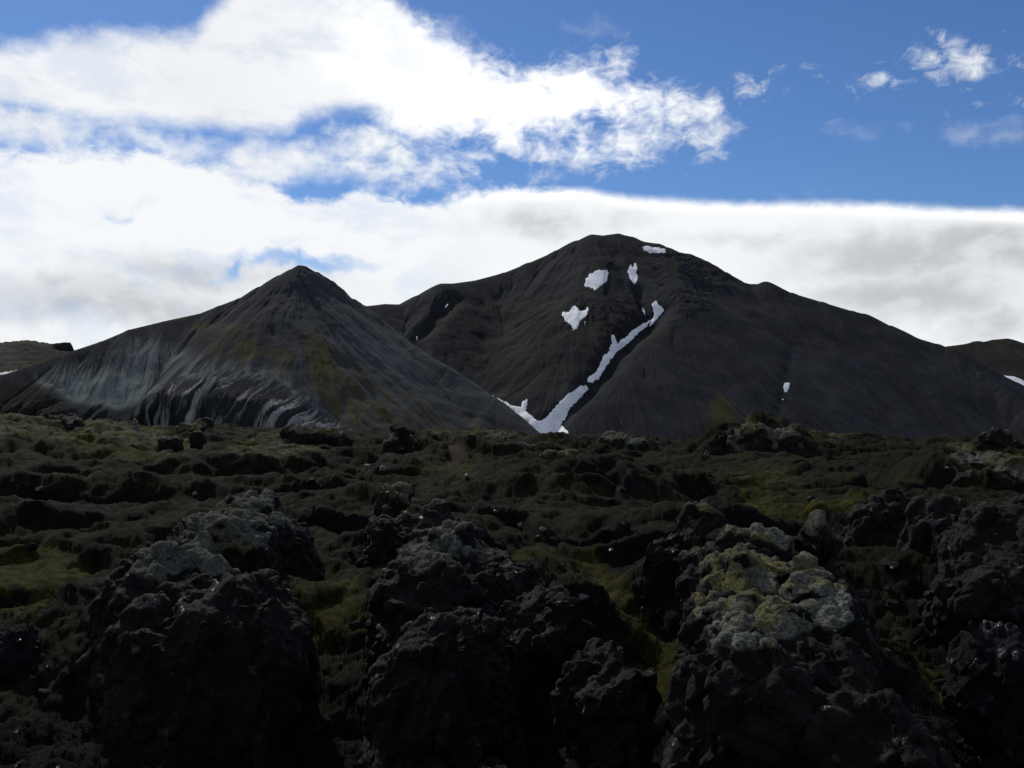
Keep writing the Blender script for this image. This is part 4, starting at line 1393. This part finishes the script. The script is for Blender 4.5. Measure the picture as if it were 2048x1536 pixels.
# loose clinker lying about on the moss, nothing tells one from another
M_GLINT = mat_plain('glinting_stone', (0.02, 0.02, 0.021), (0.06, 0.06, 0.06), 0.18, 9.0)
proto = None
k = 0
while k < 66:
    px, py = rng.uniform(20, 2030), rng.uniform(930, 1480)
    q = on_ground(px, py)
    r = math.hypot(q[0], q[1])
    if r > 75:
        continue
    k += 1
    if proto is None:
        v, f = stone_mesh(77, 14, 1.0, 0.8, 0.65)
        o = proto = mesh_obj('lava_stone', v, f, M_LAVA)
    else:
        o = proto.copy()
        col.objects.link(o)
    if k == 46:
        v, f = stone_mesh(78, 14, 1.0, 0.8, 0.65)
        col.objects.unlink(o)
        bpy.data.objects.remove(o)
        o = proto = mesh_obj('wet_stone', v, f, M_GLINT)
    sz = rng.uniform(0.06, 0.16) * (1 + r / 60)
    o.location = (q[0], q[1], q[2] + 0.2 * sz)
    o.scale = (sz, sz, sz * rng.uniform(0.7, 1.1))
    o.rotation_euler = (rng.uniform(-0.5, 0.5), rng.uniform(-0.5, 0.5), rng.uniform(0, 6.28))
    if k < 46:
        tag(o, 'small loose dull black lava stone lying on the mossy ground', 'stone', 'loose lava stones scattered over the moss')
    else:
        o.scale = o.scale * 0.6
        tag(o, 'very small wet stone glinting among the moss and lava', 'stone', 'wet stones glinting against the light')


def pile(name, label, base, layers, mat):
    root = bpy.data.objects.new(name, None)
    col.objects.link(root)
    root.location = base
    tag(root, label, 'cairn')
    z = -0.05
    for i, (w_, h_, ox) in enumerate(layers):
        v, f = stone_mesh(300 + i, 14, w_ / 2, w_ * 0.45, h_ / 2)
        o = mesh_obj('base_stone' if i == 0 else 'cap_stone' if i == len(layers) - 1 else 'stone', v + np.array([ox, 0, z + h_ * 0.42]), f, mat, parent=root)
        z += h_ * 0.78
    return root


b0 = gz(272, 97)
pile('cairn', 'leaning stack of flat stones on the left skyline before the dark bluff', tuple(b0),
     [(0.95, 0.34, 0.0), (0.62, 0.26, 0.06), (0.74, 0.26, -0.06), (0.52, 0.24, 0.05), (0.58, 0.22, -0.08), (0.40, 0.20, -0.03), (0.30, 0.2, -0.1)], M_BROWN)
pt = A.path_xy([(600, 536)])[0]
top = P(600, 531.5, 1150)
pile('cairn', 'tiny dark stone pile on the tip of the pointed left mountain', (top[0], top[1], top[2] - 1.2), [(2.6, 1.0, 0), (1.8, 0.9, 0.2), (1.1, 0.7, -0.2)], M_BROWN)

# a walker standing on the summit
import bmesh
bm = bmesh.new()
J = {'pel': (0, 0, 0.95, .13), 'spi': (0, .01, 1.2, .13), 'che': (0, .02, 1.38, .15), 'nek': (0, 0, 1.52, .06), 'hed': (0, -.02, 1.62, .09), 'top': (0, -.01, 1.74, .08),
     'hl': (-.1, 0, .9, .1), 'kl': (-.12, -.02, .5, .065), 'al': (-.12, .02, .08, .045), 'tl': (-.13, -.14, .03, .035),
     'hr': (.1, 0, .9, .1), 'kr': (.12, -.03, .5, .065), 'ar': (.13, .02, .08, .045), 'tr': (.14, -.14, .03, .035),
     'sl': (-.2, .02, 1.4, .06), 'el': (-.27, .03, 1.13, .045), 'wl': (-.25, -.08, .9, .03), 'sr': (.2, .02, 1.4, .06), 'er': (.28, .03, 1.13, .045), 'wr': (.25, -.1, .92, .03)}
vs = {k: bm.verts.new(p[:3]) for k, p in J.items()}
for e in 'pel-spi spi-che che-nek nek-hed hed-top pel-hl hl-kl kl-al al-tl pel-hr hr-kr kr-ar ar-tr che-sl sl-el el-wl che-sr sr-er er-wr'.split():
    i, j = e.split('-')
    bm.edges.new((vs[i], vs[j]))
me = bpy.data.meshes.new('person')
bm.to_mesh(me)
bm.free()
me.materials.append(M_COAT)
walker = bpy.data.objects.new('person', me)
col.objects.link(walker)
sk = walker.modifiers.new('skin', 'SKIN')
for i, k in enumerate(J):
    me.skin_vertices[0].data[i].radius = (J[k][3], J[k][3])
me.skin_vertices[0].data[0].use_root = True
walker.modifiers.new('sub', 'SUBSURF').render_levels = 2
tp = P(605, 531.8, 1150)
walker.location = (tp[0], tp[1], tp[2] - 0.4)
tag(walker, 'tiny dark figure standing on the tip of the pointed mountain', 'person')

# thin grass among the moss of the near gullies
nb = 0
gv, gf = [], []
while nb < 5200:
    px, py = rng.uniform(-40, 2090), rng.uniform(1120, 1560)
    if not any(in_poly(np.array([px]), np.array([py]), poly)[0] > -25 for poly in GREEN):
        if rng.random() > 0.12:
            continue
    q = on_ground(px, py)
    if math.hypot(q[0], q[1]) > 34:
        continue
    for _ in range(5):
        b_ = q + np.array([rng.normal(0, 0.06), rng.normal(0, 0.06), -0.02])
        hgt = rng.uniform(0.06, 0.20)
        lean = np.array([rng.normal(0, 0.4), rng.normal(0, 0.4), 1.0]) * hgt
        side = np.array([math.cos(rng.uniform(0, 6.3)), math.sin(rng.uniform(0, 6.3)), 0]) * 0.004
        n0 = len(gv)
        gv += [b_ - side, b_ + side, b_ + lean * 0.55 + side * 0.7, b_ + lean * 0.55 - side * 0.7, b_ + lean * 0.95 + lean[0] * np.array([0.3, 0, -0.1]) + side * 0.2, b_ + lean * 0.95 + lean[0] * np.array([0.3, 0, -0.1]) - side * 0.2]
        gf += [[n0, n0 + 1, n0 + 2, n0 + 3], [n0 + 3, n0 + 2, n0 + 4, n0 + 5]]
        nb += 1
g = mesh_obj('grass', np.array(gv), np.array(gf), M_GRASS, smooth=False)
tag(g, 'thin grass blades growing through the moss in the near green gullies', 'grass', kind='stuff')
